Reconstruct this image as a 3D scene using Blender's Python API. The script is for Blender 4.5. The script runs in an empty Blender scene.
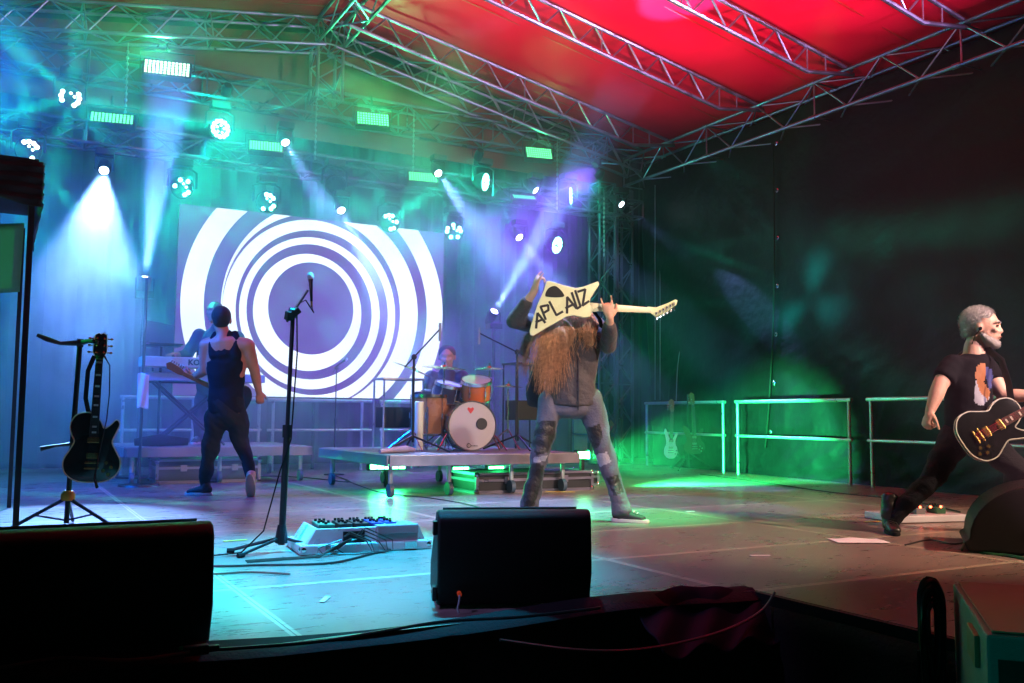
import bpy, bmesh, math, random
from mathutils import Vector, Matrix, Euler
import numpy as np
random.seed(7)
SC = bpy.context.scene
COL = SC.collection
R_ = math.radians

# ---------------- camera ----------------
F_PX, CX, CY = 926.0, 512.0, 341.5
EYE = Vector((0, 0, 0.76))                       # above the stage deck (deck = 0, audience ground = -1.2)
ROT = Matrix(((0.8758, -0.0459, -0.4805), (-0.4826, -0.0665, -0.8733), (0.0082, 0.9967, -0.0804)))
cam_d = bpy.data.cameras.new('camera')
cam_d.sensor_width = 36.0
cam_d.lens = F_PX / 1024.0 * 36.0
cam_d.clip_start = 0.05
cam_d.clip_end = 400
cam = bpy.data.objects.new('camera', cam_d)
COL.objects.link(cam)
cam.matrix_world = Matrix.Translation(EYE) @ ROT.to_quaternion().to_matrix().to_4x4()
SC.camera = cam

# ---------------- night sky ----------------
W = bpy.data.worlds.new('World'); SC.world = W
W.use_nodes = True
W.node_tree.nodes['Background'].inputs[0].default_value = (0.12, 0.16, 0.35, 1)
W.node_tree.nodes['Background'].inputs[1].default_value = 0.012
SC.view_settings.view_transform = 'Standard'
SC.view_settings.look = 'None'
SC.view_settings.exposure = 0.40
SC.view_settings.gamma = 1.0
SC.render.engine = 'CYCLES'
cy = SC.cycles
cy.use_denoising = True
cy.use_light_tree = True
cy.max_bounces = 5
cy.diffuse_bounces = 2
cy.glossy_bounces = 3
cy.transmission_bounces = 3
cy.volume_bounces = 0
cy.transparent_max_bounces = 6
cy.caustics_reflective = False
cy.caustics_refractive = False
cy.sample_clamp_indirect = 4
cy.sample_clamp_direct = 0

def at(px, py, ax, val):
    """the point of the place seen at a pixel of the photograph, on the plane axis ax = val"""
    d = ROT @ Vector((px - CX, -(py - CY), -F_PX))
    t = (val - EYE[ax]) / d[ax]
    return EYE + d * t

# ---------------- lamps of the show ----------------
def lamp_light(parent, loc, target, energy, color, angle=20.0, blend=0.3, size=0.03, rays=None, kind='SPOT', name='lamp_light'):
    ld = bpy.data.lights.new(name, kind)
    ld.energy = energy
    ld.color = color
    ld.shadow_soft_size = size
    if kind == 'SPOT':
        ld.spot_size = R_(angle)
        ld.spot_blend = blend
        ld.show_cone = False
    o = bpy.data.objects.new(name, ld)
    COL.objects.link(o)
    loc = Vector(loc)
    q = (Vector(target) - loc).to_track_quat('-Z', 'Y') if target is not None else Euler((0, 0, 0)).to_quaternion()
    m = Matrix.Translation(loc) @ q.to_matrix().to_4x4()
    if parent is not None:
        o.parent = parent
        o.matrix_local = parent.matrix_world.inverted() @ m if parent.parent is None else m
    else:
        o.matrix_world = m
    if rays:
        n, sharp, ring, width, base, twist = rays
        ld.use_nodes = True
        nt = ld.node_tree
        em = nt.nodes['Emission']
        tc = nt.nodes.new('ShaderNodeTexCoord')
        sp = nt.nodes.new('ShaderNodeSeparateXYZ')
        nt.links.new(tc.outputs['Normal'], sp.inputs[0])
        def mth(op, a, b=None, c=None):
            k = nt.nodes.new('ShaderNodeMath'); k.operation = op
            for i, v in enumerate((a, b, c)):
                if v is None: continue
                if isinstance(v, (int, float)): k.inputs[i].default_value = v
                else: nt.links.new(v, k.inputs[i])
            return k.outputs[0]
        ang = mth('ARCTAN2', sp.outputs[1], sp.outputs[0])
        ang = mth('ADD', ang, twist)
        cs = mth('COSINE', mth('MULTIPLY', ang, float(n)))
        cs = mth('POWER', mth('MAXIMUM', cs, 0.0), float(sharp))
        rr = mth('SQRT', mth('ADD', mth('POWER', sp.outputs[0], 2.0), mth('POWER', sp.outputs[1], 2.0)))
        rg = mth('POWER', 2.718, mth('MULTIPLY', mth('POWER', mth('DIVIDE', mth('SUBTRACT', rr, ring), width), 2.0), -1.0))
        st = mth('ADD', mth('MULTIPLY', mth('MULTIPLY', cs, rg), 1.0), base)
        nt.links.new(st, em.inputs['Strength'])
    return o
# ---------------- materials ----------------
_mats = {}
def mat(name, col, rough=0.5, metal=0.0, emis=None, estr=0.0, bump=0.0, bscale=20.0, var=0.0, vscale=6.0, spec=0.5, sheen=0.0, trans=0.0, alpha=1.0):
    if name in _mats: return _mats[name]
    m = bpy.data.materials.new(name); m.use_nodes = True
    nt = m.node_tree; b = nt.nodes['Principled BSDF']
    b.inputs['Base Color'].default_value = (*col, 1)
    b.inputs['Roughness'].default_value = rough
    b.inputs['Metallic'].default_value = metal
    b.inputs['Specular IOR Level'].default_value = spec
    b.inputs['Sheen Weight'].default_value = sheen
    if trans: b.inputs['Transmission Weight'].default_value = trans
    if emis:
        b.inputs['Emission Color'].default_value = (*emis, 1)
        b.inputs['Emission Strength'].default_value = estr
    if bump or var:
        tc = nt.nodes.new('ShaderNodeTexCoord')
    if var:
        n = nt.nodes.new('ShaderNodeTexNoise'); n.inputs['Scale'].default_value = vscale; n.inputs['Detail'].default_value = 5
        nt.links.new(tc.outputs['Object'], n.inputs['Vector'])
        mr = nt.nodes.new('ShaderNodeMapRange')
        mr.inputs['From Min'].default_value = 0.3; mr.inputs['From Max'].default_value = 0.7
        mr.inputs['To Min'].default_value = 1 - var; mr.inputs['To Max'].default_value = 1 + var
        nt.links.new(n.outputs['Fac'], mr.inputs['Value'])
        mx = nt.nodes.new('ShaderNodeMix'); mx.data_type = 'RGBA'; mx.blend_type = 'MULTIPLY'; mx.inputs[0].default_value = 1
        mx.inputs[6].default_value = (*col, 1)
        nt.links.new(mr.outputs[0], mx.inputs[7])
        nt.links.new(mx.outputs[2], b.inputs['Base Color'])
        r2 = nt.nodes.new('ShaderNodeMapRange')
        r2.inputs['From Min'].default_value = 0.3; r2.inputs['From Max'].default_value = 0.7
        r2.inputs['To Min'].default_value = max(0.02, rough - 0.12); r2.inputs['To Max'].default_value = min(1, rough + 0.12)
        nt.links.new(n.outputs['Fac'], r2.inputs['Value']); nt.links.new(r2.outputs[0], b.inputs['Roughness'])
    if bump:
        n2 = nt.nodes.new('ShaderNodeTexNoise'); n2.inputs['Scale'].default_value = bscale; n2.inputs['Detail'].default_value = 4
        nt.links.new(tc.outputs['Object'], n2.inputs['Vector'])
        bp = nt.nodes.new('ShaderNodeBump'); bp.inputs['Strength'].default_value = bump; bp.inputs['Distance'].default_value = 0.02
        nt.links.new(n2.outputs['Fac'], bp.inputs['Height']); nt.links.new(bp.outputs[0], b.inputs['Normal'])
    _mats[name] = m
    return m

# ---------------- mesh collector ----------------
def frame_for(d):
    d = Vector(d).normalized()
    a = Vector((0, 0, 1)) if abs(d.z) < 0.9 else Vector((1, 0, 0))
    u = d.cross(a).normalized(); v = d.cross(u).normalized()
    return u, v

class MB:
    def __init__(s): s.v = []; s.f = []
    def add(s, vs, fs):
        b = len(s.v); s.v += [Vector(p) for p in vs]; s.f += [tuple(i + b for i in q) for q in fs]; return s
    def box(s, c, size, rot=None):
        c = Vector(c); hx, hy, hz = [q / 2 for q in size]
        vs = [Vector((x, y, z)) for z in (-hz, hz) for y in (-hy, hy) for x in (-hx, hx)]
        if rot is not None: vs = [rot @ p for p in vs]
        return s.add([p + c for p in vs], [(0, 2, 3, 1), (4, 5, 7, 6), (0, 1, 5, 4), (2, 6, 7, 3), (0, 4, 6, 2), (1, 3, 7, 5)])
    def tube(s, pts, r, n=8, cap=True, closed=False, u0=None):
        pts = [Vector(p) for p in pts]; k = len(pts)
        rs = r if isinstance(r, (list, tuple)) else [r] * k
        vs = []; fs = []
        u = None
        for i, p in enumerate(pts):
            if closed: d = pts[(i + 1) % k] - pts[i - 1]
            else: d = (pts[min(i + 1, k - 1)] - pts[max(i - 1, 0)])
            if d.length < 1e-9: d = Vector((0, 0, 1))
            d.normalize()
            if u is None and u0 is not None:
                u = Vector(u0); u = u - d * u.dot(d)
                if u.length < .2: u, w = frame_for(d)
                u.normalize(); w = d.cross(u)
            elif u is None: u, w = frame_for(d)
            else:
                u = (u - d * u.dot(d))
                if u.length < 1e-6: u, _ = frame_for(d)
                u.normalize(); w = d.cross(u)
            rr = rs[i]; ra, rb = rr if isinstance(rr, tuple) else (rr, rr)
            for j in range(n):
                a = 2 * math.pi * j / n
                vs.append(p + u * (math.cos(a) * ra) + w * (math.sin(a) * rb))
        m = k if closed else k - 1
        for i in range(m):
            i2 = (i + 1) % k
            for j in range(n):
                j2 = (j + 1) % n
                fs.append((i * n + j, i * n + j2, i2 * n + j2, i2 * n + j))
        if cap and not closed:
            fs.append(tuple(range(n - 1, -1, -1))); fs.append(tuple((k - 1) * n + j for j in range(n)))
        return s.add(vs, fs)
    def cyl(s, a, b, r, n=12, r2=None): return s.tube([a, b], [r, r if r2 is None else r2], n)
    def ball(s, c, r, nu=12, nv=8, rot=None):
        rx, ry, rz = r if isinstance(r, (tuple, list)) else (r, r, r)
        vs = [Vector((0, 0, rz))]; fs = []
        for i in range(1, nv):
            t = math.pi * i / nv
            for j in range(nu):
                a = 2 * math.pi * j / nu
                vs.append(Vector((rx * math.sin(t) * math.cos(a), ry * math.sin(t) * math.sin(a), rz * math.cos(t))))
        vs.append(Vector((0, 0, -rz))); L = len(vs) - 1
        for j in range(nu):
            j2 = (j + 1) % nu
            fs.append((0, 1 + j, 1 + j2)); fs.append((L, L - nu + j2, L - nu + j))
            for i in range(nv - 2):
                a = 1 + i * nu
                fs.append((a + j, a + nu + j, a + nu + j2, a + j2))
        if rot is not None: vs = [rot @ p for p in vs]
        c = Vector(c)
        return s.add([p + c for p in vs], fs)
    def lathe(s, prof, o=(0, 0, 0), axis=(0, 0, 1), n=24):
        o = Vector(o); ax = Vector(axis).normalized(); u, v = frame_for(ax)
        vs = []; fs = []; k = len(prof)
        for r, h in prof:
            for j in range(n):
                a = 2 * math.pi * j / n
                vs.append(o + ax * h + (u * math.cos(a) + v * math.sin(a)) * r)
        for i in range(k - 1):
            for j in range(n):
                j2 = (j + 1) % n
                fs.append((i * n + j, i * n + j2, (i + 1) * n + j2, (i + 1) * n + j))
        return s.add(vs, fs)
    def prism(s, outline, t0, t1, M_=None):
        """outline in the XY plane, extruded along Z from t0 to t1, then moved by the matrix"""
        n = len(outline)
        vs = [Vector((x, y, t0)) for x, y in outline] + [Vector((x, y, t1)) for x, y in outline]
        if M_ is not None: vs = [M_ @ p for p in vs]
        fs = [(i, (i + 1) % n, n + (i + 1) % n, n + i) for i in range(n)]
        fs += [tuple(range(n - 1, -1, -1)), tuple(range(n, 2 * n))]
        return s.add(vs, fs)
    def grid(s, fn, nu, nv):
        vs = [fn(i / nu, j / nv) for j in range(nv + 1) for i in range(nu + 1)]
        fs = [(j * (nu + 1) + i, j * (nu + 1) + i + 1, (j + 1) * (nu + 1) + i + 1, (j + 1) * (nu + 1) + i) for j in range(nv) for i in range(nu)]
        return s.add(vs, fs)
    def xf(s, M_):
        s.v = [M_ @ p for p in s.v]; return s
    def build(s, name, m, parent=None, world=False, smooth=False, bevel=0.0, recenter=None, solid=0.0, bseg=2):
        me = bpy.data.meshes.new(name)
        vs = s.v
        off = Vector((0, 0, 0))
        if recenter is None: recenter = parent is None
        if recenter and vs:
            xs = [p.x for p in vs]; ys = [p.y for p in vs]; zs = [p.z for p in vs]
            off = Vector(((min(xs) + max(xs)) / 2, (min(ys) + max(ys)) / 2, min(zs)))
            vs = [p - off for p in vs]
        if world and parent is not None:
            root = parent
            mw = root.matrix_basis.copy()
            while root.parent is not None:
                root = root.parent; mw = root.matrix_basis @ mw
            inv = mw.inverted(); vs = [inv @ p for p in vs]
        me.from_pydata([tuple(p) for p in vs], [], s.f)
        me.update()
        bm = bmesh.new(); bm.from_mesh(me); bmesh.ops.recalc_face_normals(bm, faces=bm.faces)
        if bevel:
            ed = [e for e in bm.edges if len(e.link_faces) == 2 and e.calc_face_angle(0) > 0.6]
            bmesh.ops.bevel(bm, geom=ed, offset=bevel, segments=bseg, affect='EDGES', profile=0.6, clamp_overlap=True)
        bm.to_mesh(me); bm.free()
        if smooth:
            me.polygons.foreach_set('use_smooth', [True] * len(me.polygons))
            try: me.set_sharp_from_angle(angle=R_(40))
            except Exception: pass
        me.materials.append(m)
        o = bpy.data.objects.new(name, me); COL.objects.link(o)
        if solid:
            md = o.modifiers.new('thickness', 'SOLIDIFY'); md.thickness = solid
        if parent is not None: o.parent = parent
        elif recenter: o.location = off
        return o

def thing(name, label, cat, loc=(0, 0, 0), rz=0.0, group=None):
    o = bpy.data.objects.new(name, None); COL.objects.link(o)
    o.empty_display_size = 0.1
    o.location = loc; o.rotation_euler = (0, 0, rz)
    bpy.context.view_layer.update()
    o['label'] = label; o['category'] = cat
    if group: o['group'] = group
    return o
def tag(o, label, cat, group=None):
    o['label'] = label; o['category'] = cat
    if group: o['group'] = group
    return o
def struct(o, kind='structure'):
    o['kind'] = kind; return o
def dup(root, loc, rz=None, label=None, group=None, rot=None):
    r = root.copy(); COL.objects.link(r); r.location = loc
    if rz is not None: r.rotation_euler = (0, 0, rz)
    if rot is not None: r.rotation_euler = rot
    if label: r['label'] = label
    if group: r['group'] = group
    for ch in list(root.children):
        if ch.type == 'LIGHT': continue
        c = ch.copy(); COL.objects.link(c); c.parent = r
        for g in ch.children:
            if g.type == 'LIGHT': continue
            d = g.copy(); COL.objects.link(d); d.parent = c
    bpy.context.view_layer.update()
    return r

# common materials
BLACK = mat('black_plastic', (0.011, 0.011, 0.012), 0.42, spec=.35, bump=0.15, bscale=300)
MATTE = mat('black_matte', (0.009, 0.009, 0.010), 0.8, spec=.2)
ALU = mat('aluminium', (0.26, 0.25, 0.33), 0.38, 0.9, var=0.12, vscale=5)
STEEL = mat('chrome', (0.7, 0.7, 0.72), 0.18, 1.0)
DARKMETAL = mat('dark_metal', (0.03, 0.03, 0.034), 0.4, 0.6)
# =====================================================================
# SETTING
# =====================================================================
RIDGE_X, RIDGE_Z, EAVE_X, PITCH = 3.65, 6.0, 8.8, 0.2
def roof_z(x): return RIDGE_Z - (PITCH if x > RIDGE_X else 0.15) * abs(x - RIDGE_X)

# audience ground, one sheet to the horizon
gm = mat('trampled_asphalt', (0.05, 0.048, 0.046), 0.85, var=0.3, vscale=1.5, bump=0.4, bscale=30)
g = MB().add([(-200, -200, -1.2), (200, -200, -1.2), (200, 200, -1.2), (-200, 200, -1.2)], [(0, 1, 2, 3)]).build('ground', gm)
struct(g)

# stage deck: phenolic plywood panels 1.95 x 1.04 with open aluminium edged seams
def deck_material():
    m = bpy.data.materials.new('stage_plywood'); m.use_nodes = True
    nt = m.node_tree; b = nt.nodes['Principled BSDF']
    geo = nt.nodes.new('ShaderNodeNewGeometry'); sp = nt.nodes.new('ShaderNodeSeparateXYZ')
    nt.links.new(geo.outputs['Position'], sp.inputs[0])
    def mth(op, a, c=None, d=None):
        k = nt.nodes.new('ShaderNodeMath'); k.operation = op
        for i, v in enumerate((a, c, d)):
            if v is None: continue
            if isinstance(v, (int, float)): k.inputs[i].default_value = v
            else: nt.links.new(v, k.inputs[i])
        return k.outputs[0]
    nz = nt.nodes.new('ShaderNodeTexNoise'); nz.inputs['Scale'].default_value = 1.1; nz.inputs['Detail'].default_value = 7; nz.inputs['Roughness'].default_value = 0.62
    nt.links.new(geo.outputs['Position'], nz.inputs['Vector'])
    wob = mth('MULTIPLY', mth('SUBTRACT', nz.outputs['Fac'], 0.5), 0.006)
    px = mth('DIVIDE', mth('ADD', mth('SUBTRACT', sp.outputs[0], 0.93 - 1.95 * 10), wob), 1.95)
    py = mth('DIVIDE', mth('ADD', mth('SUBTRACT', sp.outputs[1], 3.13 - 1.04 * 10), wob), 1.04)
    fx, fy = mth('FRACT', px), mth('FRACT', py)
    dx = mth('MULTIPLY', mth('MINIMUM', fx, mth('SUBTRACT', 1.0, fx)), 1.95)
    dy = mth('MULTIPLY', mth('MINIMUM', fy, mth('SUBTRACT', 1.0, fy)), 1.04)
    d = mth('MINIMUM', dx, dy)
    gap = mth('LESS_THAN', d, 0.0025)
    rim = mth('LESS_THAN', d, 0.018)
    # a different tone for each board
    wn = nt.nodes.new('ShaderNodeTexWhiteNoise'); wn.noise_dimensions = '2D'
    cb = nt.nodes.new('ShaderNodeCombineXYZ')
    nt.links.new(mth('FLOOR', px), cb.inputs[0]); nt.links.new(mth('FLOOR', py), cb.inputs[1]); nt.links.new(cb.outputs[0], wn.inputs['Vector'])
    # fine scuffs
    n2 = nt.nodes.new('ShaderNodeTexNoise'); n2.inputs['Scale'].default_value = 14; n2.inputs['Detail'].default_value = 8; n2.inputs['Roughness'].default_value = 0.7
    mp = nt.nodes.new('ShaderNodeMapping'); mp.inputs['Scale'].default_value = (0.35, 1.6, 1)
    nt.links.new(geo.outputs['Position'], mp.inputs['Vector']); nt.links.new(mp.outputs[0], n2.inputs['Vector'])
    n3 = nt.nodes.new('ShaderNodeTexNoise'); n3.inputs['Scale'].default_value = 3.2; n3.inputs['Detail'].default_value = 3; n3.inputs['Distortion'].default_value = 1.8
    nt.links.new(geo.outputs['Position'], n3.inputs['Vector'])
    scr = mth('LESS_THAN', mth('ABSOLUTE', mth('SUBTRACT', n3.outputs['Fac'], 0.5)), 0.0035)
    scr = mth('MULTIPLY', scr, mth('GREATER_THAN', nz.outputs['Fac'], 0.52))
    tone = mth('MULTIPLY', mth('ADD', 0.72, mth('MULTIPLY', wn.outputs['Value'], 0.5)), mth('ADD', 0.45, mth('MULTIPLY', n2.outputs['Fac'], 1.1)))
    def mix(fac, a, c, blend='MIX'):
        x = nt.nodes.new('ShaderNodeMix'); x.data_type = 'RGBA'; x.blend_type = blend
        if isinstance(fac, (int, float)): x.inputs[0].default_value = fac
        else: nt.links.new(fac, x.inputs[0])
        for i, v in ((6, a), (7, c)):
            if isinstance(v, tuple): x.inputs[i].default_value = (*v, 1)
            else: nt.links.new(v, x.inputs[i])
        return x.outputs[2]
    base = mix(1.0, (0.20, 0.155, 0.135), tone, 'MULTIPLY')
    base = mix(mth('MULTIPLY', scr, 0.7), base, (0.03, 0.026, 0.024))
    base = mix(mth('MULTIPLY', rim, 0.75), base, (0.55, 0.48, 0.36))
    base = mix(gap, base, (0.02, 0.018, 0.016))
    nt.links.new(base, b.inputs['Base Color'])
    ro = mth('ADD', 0.11, mth('MULTIPLY', n2.outputs['Fac'], 0.26))
    ro = mth('ADD', ro, mth('MULTIPLY', nz.outputs['Fac'], 0.12))
    nt.links.new(ro, b.inputs['Roughness'])
    bp = nt.nodes.new('ShaderNodeBump'); bp.inputs['Strength'].default_value = 0.12; bp.inputs['Distance'].default_value = 0.004
    nt.links.new(mth('SUBTRACT', n2.outputs['Fac'], mth('MULTIPLY', gap, 0.8)), bp.inputs['Height'])
    nt.links.new(bp.outputs[0], b.inputs['Normal'])
    return m
DECK = deck_material()
FX0, FY0 = 2.97, 3.13
deck = MB()
deck.prism([(-7, FY0), (FX0, FY0), (FX0, -3.0), (10.5, -3.0), (10.5, 15), (-7, 15)], -0.06, 0.0)
struct(deck.build('stage_floor', DECK, recenter=False))

# ---------------- haze: one even box round camera and scene ----------------
hz = MB().box((2, 4, 3.0), (60, 44, 9.0))
hm = bpy.data.materials.new('stage_haze'); hm.use_nodes = True
hn = hm.node_tree; hn.nodes.remove(hn.nodes['Principled BSDF'])
pv = hn.nodes.new('ShaderNodeVolumePrincipled')
pv.inputs['Color'].default_value = (0.95, 0.96, 1.0, 1)
HAZE_D = 0.0006
pv.inputs['Density'].default_value = HAZE_D
pv.inputs['Anisotropy'].default_value = 0.25
hn.links.new(pv.outputs[0], hn.nodes['Material Output'].inputs['Volume'])
haze = hz.build('haze', hm)
struct(haze, 'stuff')
haze['label'] = 'thin even haze filling the stage air'

# drifting theatre smoke blown in from the back of the stage
sm = bpy.data.materials.new('drifting_smoke'); sm.use_nodes = True
sn_ = sm.node_tree; sn_.nodes.remove(sn_.nodes['Principled BSDF'])
pv2 = sn_.nodes.new('ShaderNodeVolumePrincipled'); pv2.inputs['Color'].default_value = (0.97, 0.98, 1.0, 1); pv2.inputs['Anisotropy'].default_value = 0.2
g_ = sn_.nodes.new('ShaderNodeTexCoord')
n_ = sn_.nodes.new('ShaderNodeTexNoise'); n_.inputs['Scale'].default_value = 0.75; n_.inputs['Detail'].default_value = 3; n_.inputs['Distortion'].default_value = 0.6
sn_.links.new(g_.outputs['Object'], n_.inputs['Vector'])
mr_ = sn_.nodes.new('ShaderNodeMapRange'); mr_.inputs['From Min'].default_value = 0.38; mr_.inputs['From Max'].default_value = 0.68
mr_.inputs['To Min'].default_value = 0.015; mr_.inputs['To Max'].default_value = 0.24
sn_.links.new(n_.outputs['Fac'], mr_.inputs['Value'])
gx = sn_.nodes.new('ShaderNodeSeparateXYZ'); sn_.links.new(g_.outputs['Object'], gx.inputs[0])
fx_ = sn_.nodes.new('ShaderNodeMapRange'); fx_.interpolation_type = 'SMOOTHSTEP'
fx_.inputs['From Min'].default_value = 6.2; fx_.inputs['From Max'].default_value = 2.2; fx_.inputs['To Min'].default_value = 0.12
sn_.links.new(gx.outputs[0], fx_.inputs['Value'])
fy_ = sn_.nodes.new('ShaderNodeMapRange'); fy_.interpolation_type = 'SMOOTHSTEP'
fy_.inputs['From Min'].default_value = -2.9; fy_.inputs['From Max'].default_value = -0.5
sn_.links.new(gx.outputs[1], fy_.inputs['Value'])
m1_ = sn_.nodes.new('ShaderNodeMath'); m1_.operation = 'MULTIPLY'; m2_ = sn_.nodes.new('ShaderNodeMath'); m2_.operation = 'MULTIPLY'
sn_.links.new(mr_.outputs[0], m1_.inputs[0]); sn_.links.new(fx_.outputs[0], m1_.inputs[1])
sn_.links.new(m1_.outputs[0], m2_.inputs[0]); sn_.links.new(fy_.outputs[0], m2_.inputs[1])
fz_ = sn_.nodes.new('ShaderNodeMapRange'); fz_.interpolation_type = 'SMOOTHSTEP'
fz_.inputs['From Min'].default_value = 2.5; fz_.inputs['From Max'].default_value = 1.5; fz_.inputs['To Min'].default_value = 0.1
sn_.links.new(gx.outputs[2], fz_.inputs['Value'])
m3_ = sn_.nodes.new('ShaderNodeMath'); m3_.operation = 'MULTIPLY'
sn_.links.new(m2_.outputs[0], m3_.inputs[0]); sn_.links.new(fz_.outputs[0], m3_.inputs[1])
sn_.links.new(m3_.outputs[0], pv2.inputs['Density'])
sn_.links.new(pv2.outputs[0], sn_.nodes['Material Output'].inputs['Volume'])
smoke = MB().box((2.0, 10.8, 2.7), (13.6, 6.2, 5.2)).build('smoke', sm, recenter=False)
smoke.location = (2.0, 10.8, 2.7); smoke.data.transform(Matrix.Translation((-2.0, -10.8, -2.7)))
struct(smoke, 'stuff'); smoke['label'] = 'drifting stage smoke around the screen and lighting rig'
sm.cycles.volume_step_rate = 1.0

# ---------------- truss builder ----------------
def truss(p0, p1, up, w, h, bays, name, label, group=None, cat='truss', tri=False, r=0.024, rb=0.011, m=ALU, ladder=False, extra=None):
    """a box (or flat ladder) truss: chords are parts, the lacing is one part"""
    p0, p1, up = Vector(p0), Vector(p1), Vector(up).normalized()
    d = (p1 - p0).normalized(); side = d.cross(up).normalized(); up = side.cross(d).normalized()
    t = thing(name, label, cat, p0, 0, group)
    offs = [side * (a * w / 2) + up * (b * h / 2) for a, b in ((-1, -1), (1, -1), (1, 1), (-1, 1))] if not ladder else [up * (-h / 2), up * (h / 2)]
    for o in offs:
        MB().cyl(p0 + o, p1 + o, r, 8).build('chord', m, t, world=True, smooth=True)
    L = (p1 - p0).length
    lace = MB()
    n = len(offs)
    faces = [(i, (i + 1) % n) for i in range(n)] if not ladder else [(0, 1)]
    for k in range(bays):
        a, b = p0 + d * (L * k / bays), p0 + d * (L * (k + 1) / bays)
        for fi, (i, j) in enumerate(faces):
            if (k + fi) % 2 == 0: lace.cyl(a + offs[i], b + offs[j], rb, 6)
            else: lace.cyl(a + offs[j], b + offs[i], rb, 6)
            if k % 4 == 0: lace.cyl(a + offs[i], a + offs[j], rb, 6)
    for o in offs:
        for k in range(1, int(L / 2.0) + 1): lace.cyl(p0 + o + d * (2.0 * k - .05), p0 + o + d * (2.0 * k + .05), r * 1.3, 8)
    for fi, (i, j) in enumerate(faces): lace.cyl(p1 + offs[i], p1 + offs[j], rb, 6)
    if extra: extra(lace)
    lace.build('lacing', m, t, world=True, smooth=True)
    return t

E1, E0 = 1.0, 11.9      # roof runs from in front of the camera to the back gable
ZE = roof_z(EAVE_X)     # 4.97
# eave truss on the right: chords 4.5 .. 4.95
truss((EAVE_X + 0.12, 12.1, 4.72), (EAVE_X + 0.12, E1, 4.72), (0, 0, 1), 0.42, 0.44, 22, 'eave_truss',
      'aluminium box truss running along the top of the black side wall', 'roof trusses')
# back gable rafters and king post
truss((RIDGE_X + 0.1, 11.9, roof_z(RIDGE_X) - 0.14), (EAVE_X, 11.9, ZE - 0.14), (0, 0, 1), 0.36, 0.36, 14, 'gable_truss',
      'aluminium box truss falling from the roof peak to the right corner', 'roof trusses')
truss((RIDGE_X - 0.1, 11.9, roof_z(RIDGE_X) - 0.14), (-1.5, 11.9, roof_z(-1.5) - 0.14), (0, 0, 1), 0.36, 0.36, 14, 'gable_truss',
      'aluminium box truss running left from the roof peak in green haze', 'roof trusses')
truss((RIDGE_X, 11.9, roof_z(RIDGE_X) - 0.3), (RIDGE_X, 11.9, 4.95), (0, 1, 0), 0.34, 0.34, 3, 'king_post_truss',
      'short upright truss hanging under the roof peak', 'roof trusses')
truss((RIDGE_X, 11.72, 5.86), (RIDGE_X, E1, 5.86), (0, 0, 1), 0.36, 0.32, 22, 'ridge_truss',
      'aluminium truss along the roof ridge, meeting the back gable at its peak', 'roof trusses')
# purlin ladders under the right and left slopes
def ladder(y, label, sgn=1):
    xe = RIDGE_X + sgn * (EAVE_X - RIDGE_X)
    t = thing('rafter_truss', label, 'truss', (RIDGE_X, y, roof_z(RIDGE_X)), 0, 'rafters under the red roof')
    def P(x, dz): return Vector((x, y, roof_z(x) - 0.03 + dz))
    xk = xe - sgn * 0.75
    MB().tube([P(RIDGE_X, 0), P(xe, 0)], 0.024, 8).build('chord', ALU, t, world=True, smooth=True)
    MB().tube([P(RIDGE_X, -0.3), P(xk, -0.3), P(xe + sgn * 0.02, -0.04)], 0.026, 8).build('chord', ALU, t, world=True, smooth=True)
    lace = MB(); n = 9
    for k in range(n):
        a = RIDGE_X + (xk - RIDGE_X) * k / n; b = RIDGE_X + (xk - RIDGE_X) * (k + 1) / n; mdl = (a + b) / 2
        lace.cyl(P(a, 0), P(mdl, -0.3), 0.013, 6); lace.cyl(P(mdl, -0.3), P(b, 0), 0.013, 6)
        if k == 5: lace.cyl(P(a + .1, 0), P(a + .1, -0.3), 0.011, 6)
    lace.cyl(P(xk, 0), P(xk, -0.3), 0.011, 6)
    lace.cyl(P(xk + sgn * .3, 0), P(xk + sgn * .3, -0.2), 0.011, 6)
    lace.build('lacing', ALU, t, world=True, smooth=True)
for y, lb in ((10.95, 'farthest flat rafter truss under the right slope of the red roof'),
              (9.06, 'second flat rafter truss from the back under the red roof'),
              (7.55, 'third flat rafter truss from the back under the red roof'),
              (6.0, 'nearest flat rafter truss, cut by the top right of the photo')):
    ladder(y, lb)

# red roof membrane: two slopes, sagging slightly between the rafters
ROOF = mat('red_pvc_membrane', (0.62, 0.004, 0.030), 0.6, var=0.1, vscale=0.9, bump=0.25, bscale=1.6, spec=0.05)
roof = thing('roof_canopy', 'red membrane roof stretched over the stage trusses', 'roof', (RIDGE_X, 6.5, RIDGE_Z))
def slope(sgn):
    xe = RIDGE_X + sgn * (EAVE_X - RIDGE_X + 0.5)
    def fn(u, v):
        x = RIDGE_X + (xe - RIDGE_X) * u; y = 1.0 + 11.1 * v
        sag = 0.035 * math.sin(y * 3.3) * math.sin(math.pi * min(1, u * 1.05)) + 0.012 * math.sin(x * 5 + y * 2)
        return Vector((x, y, roof_z(x) + 0.09 + sag))
    MB().grid(fn, 40, 70).build('roof_slope', ROOF, roof, world=True, smooth=True, solid=0.004)
slope(1); slope(-1)
SEAMM = mat('roof_seam', (0.45, 0.006, 0.012), 0.5)
for y in (11.4, 10.0, 8.3, 6.8, 5.3):
    for sgn_ in (1, -1):
        MB().tube([Vector((RIDGE_X + sgn_ * (EAVE_X - RIDGE_X + .4) * k / 12, y, roof_z(RIDGE_X + sgn_ * (EAVE_X - RIDGE_X + .4) * k / 12) + .085 + .035 * math.sin(y * 3.3) * math.sin(math.pi * min(1, k / 12 * 1.05)))) for k in range(13)], [(.016, .004)] * 13, 6, u0=(0, 1, 0)).build('welded_seam', SEAMM, roof, world=True, smooth=True)
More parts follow.
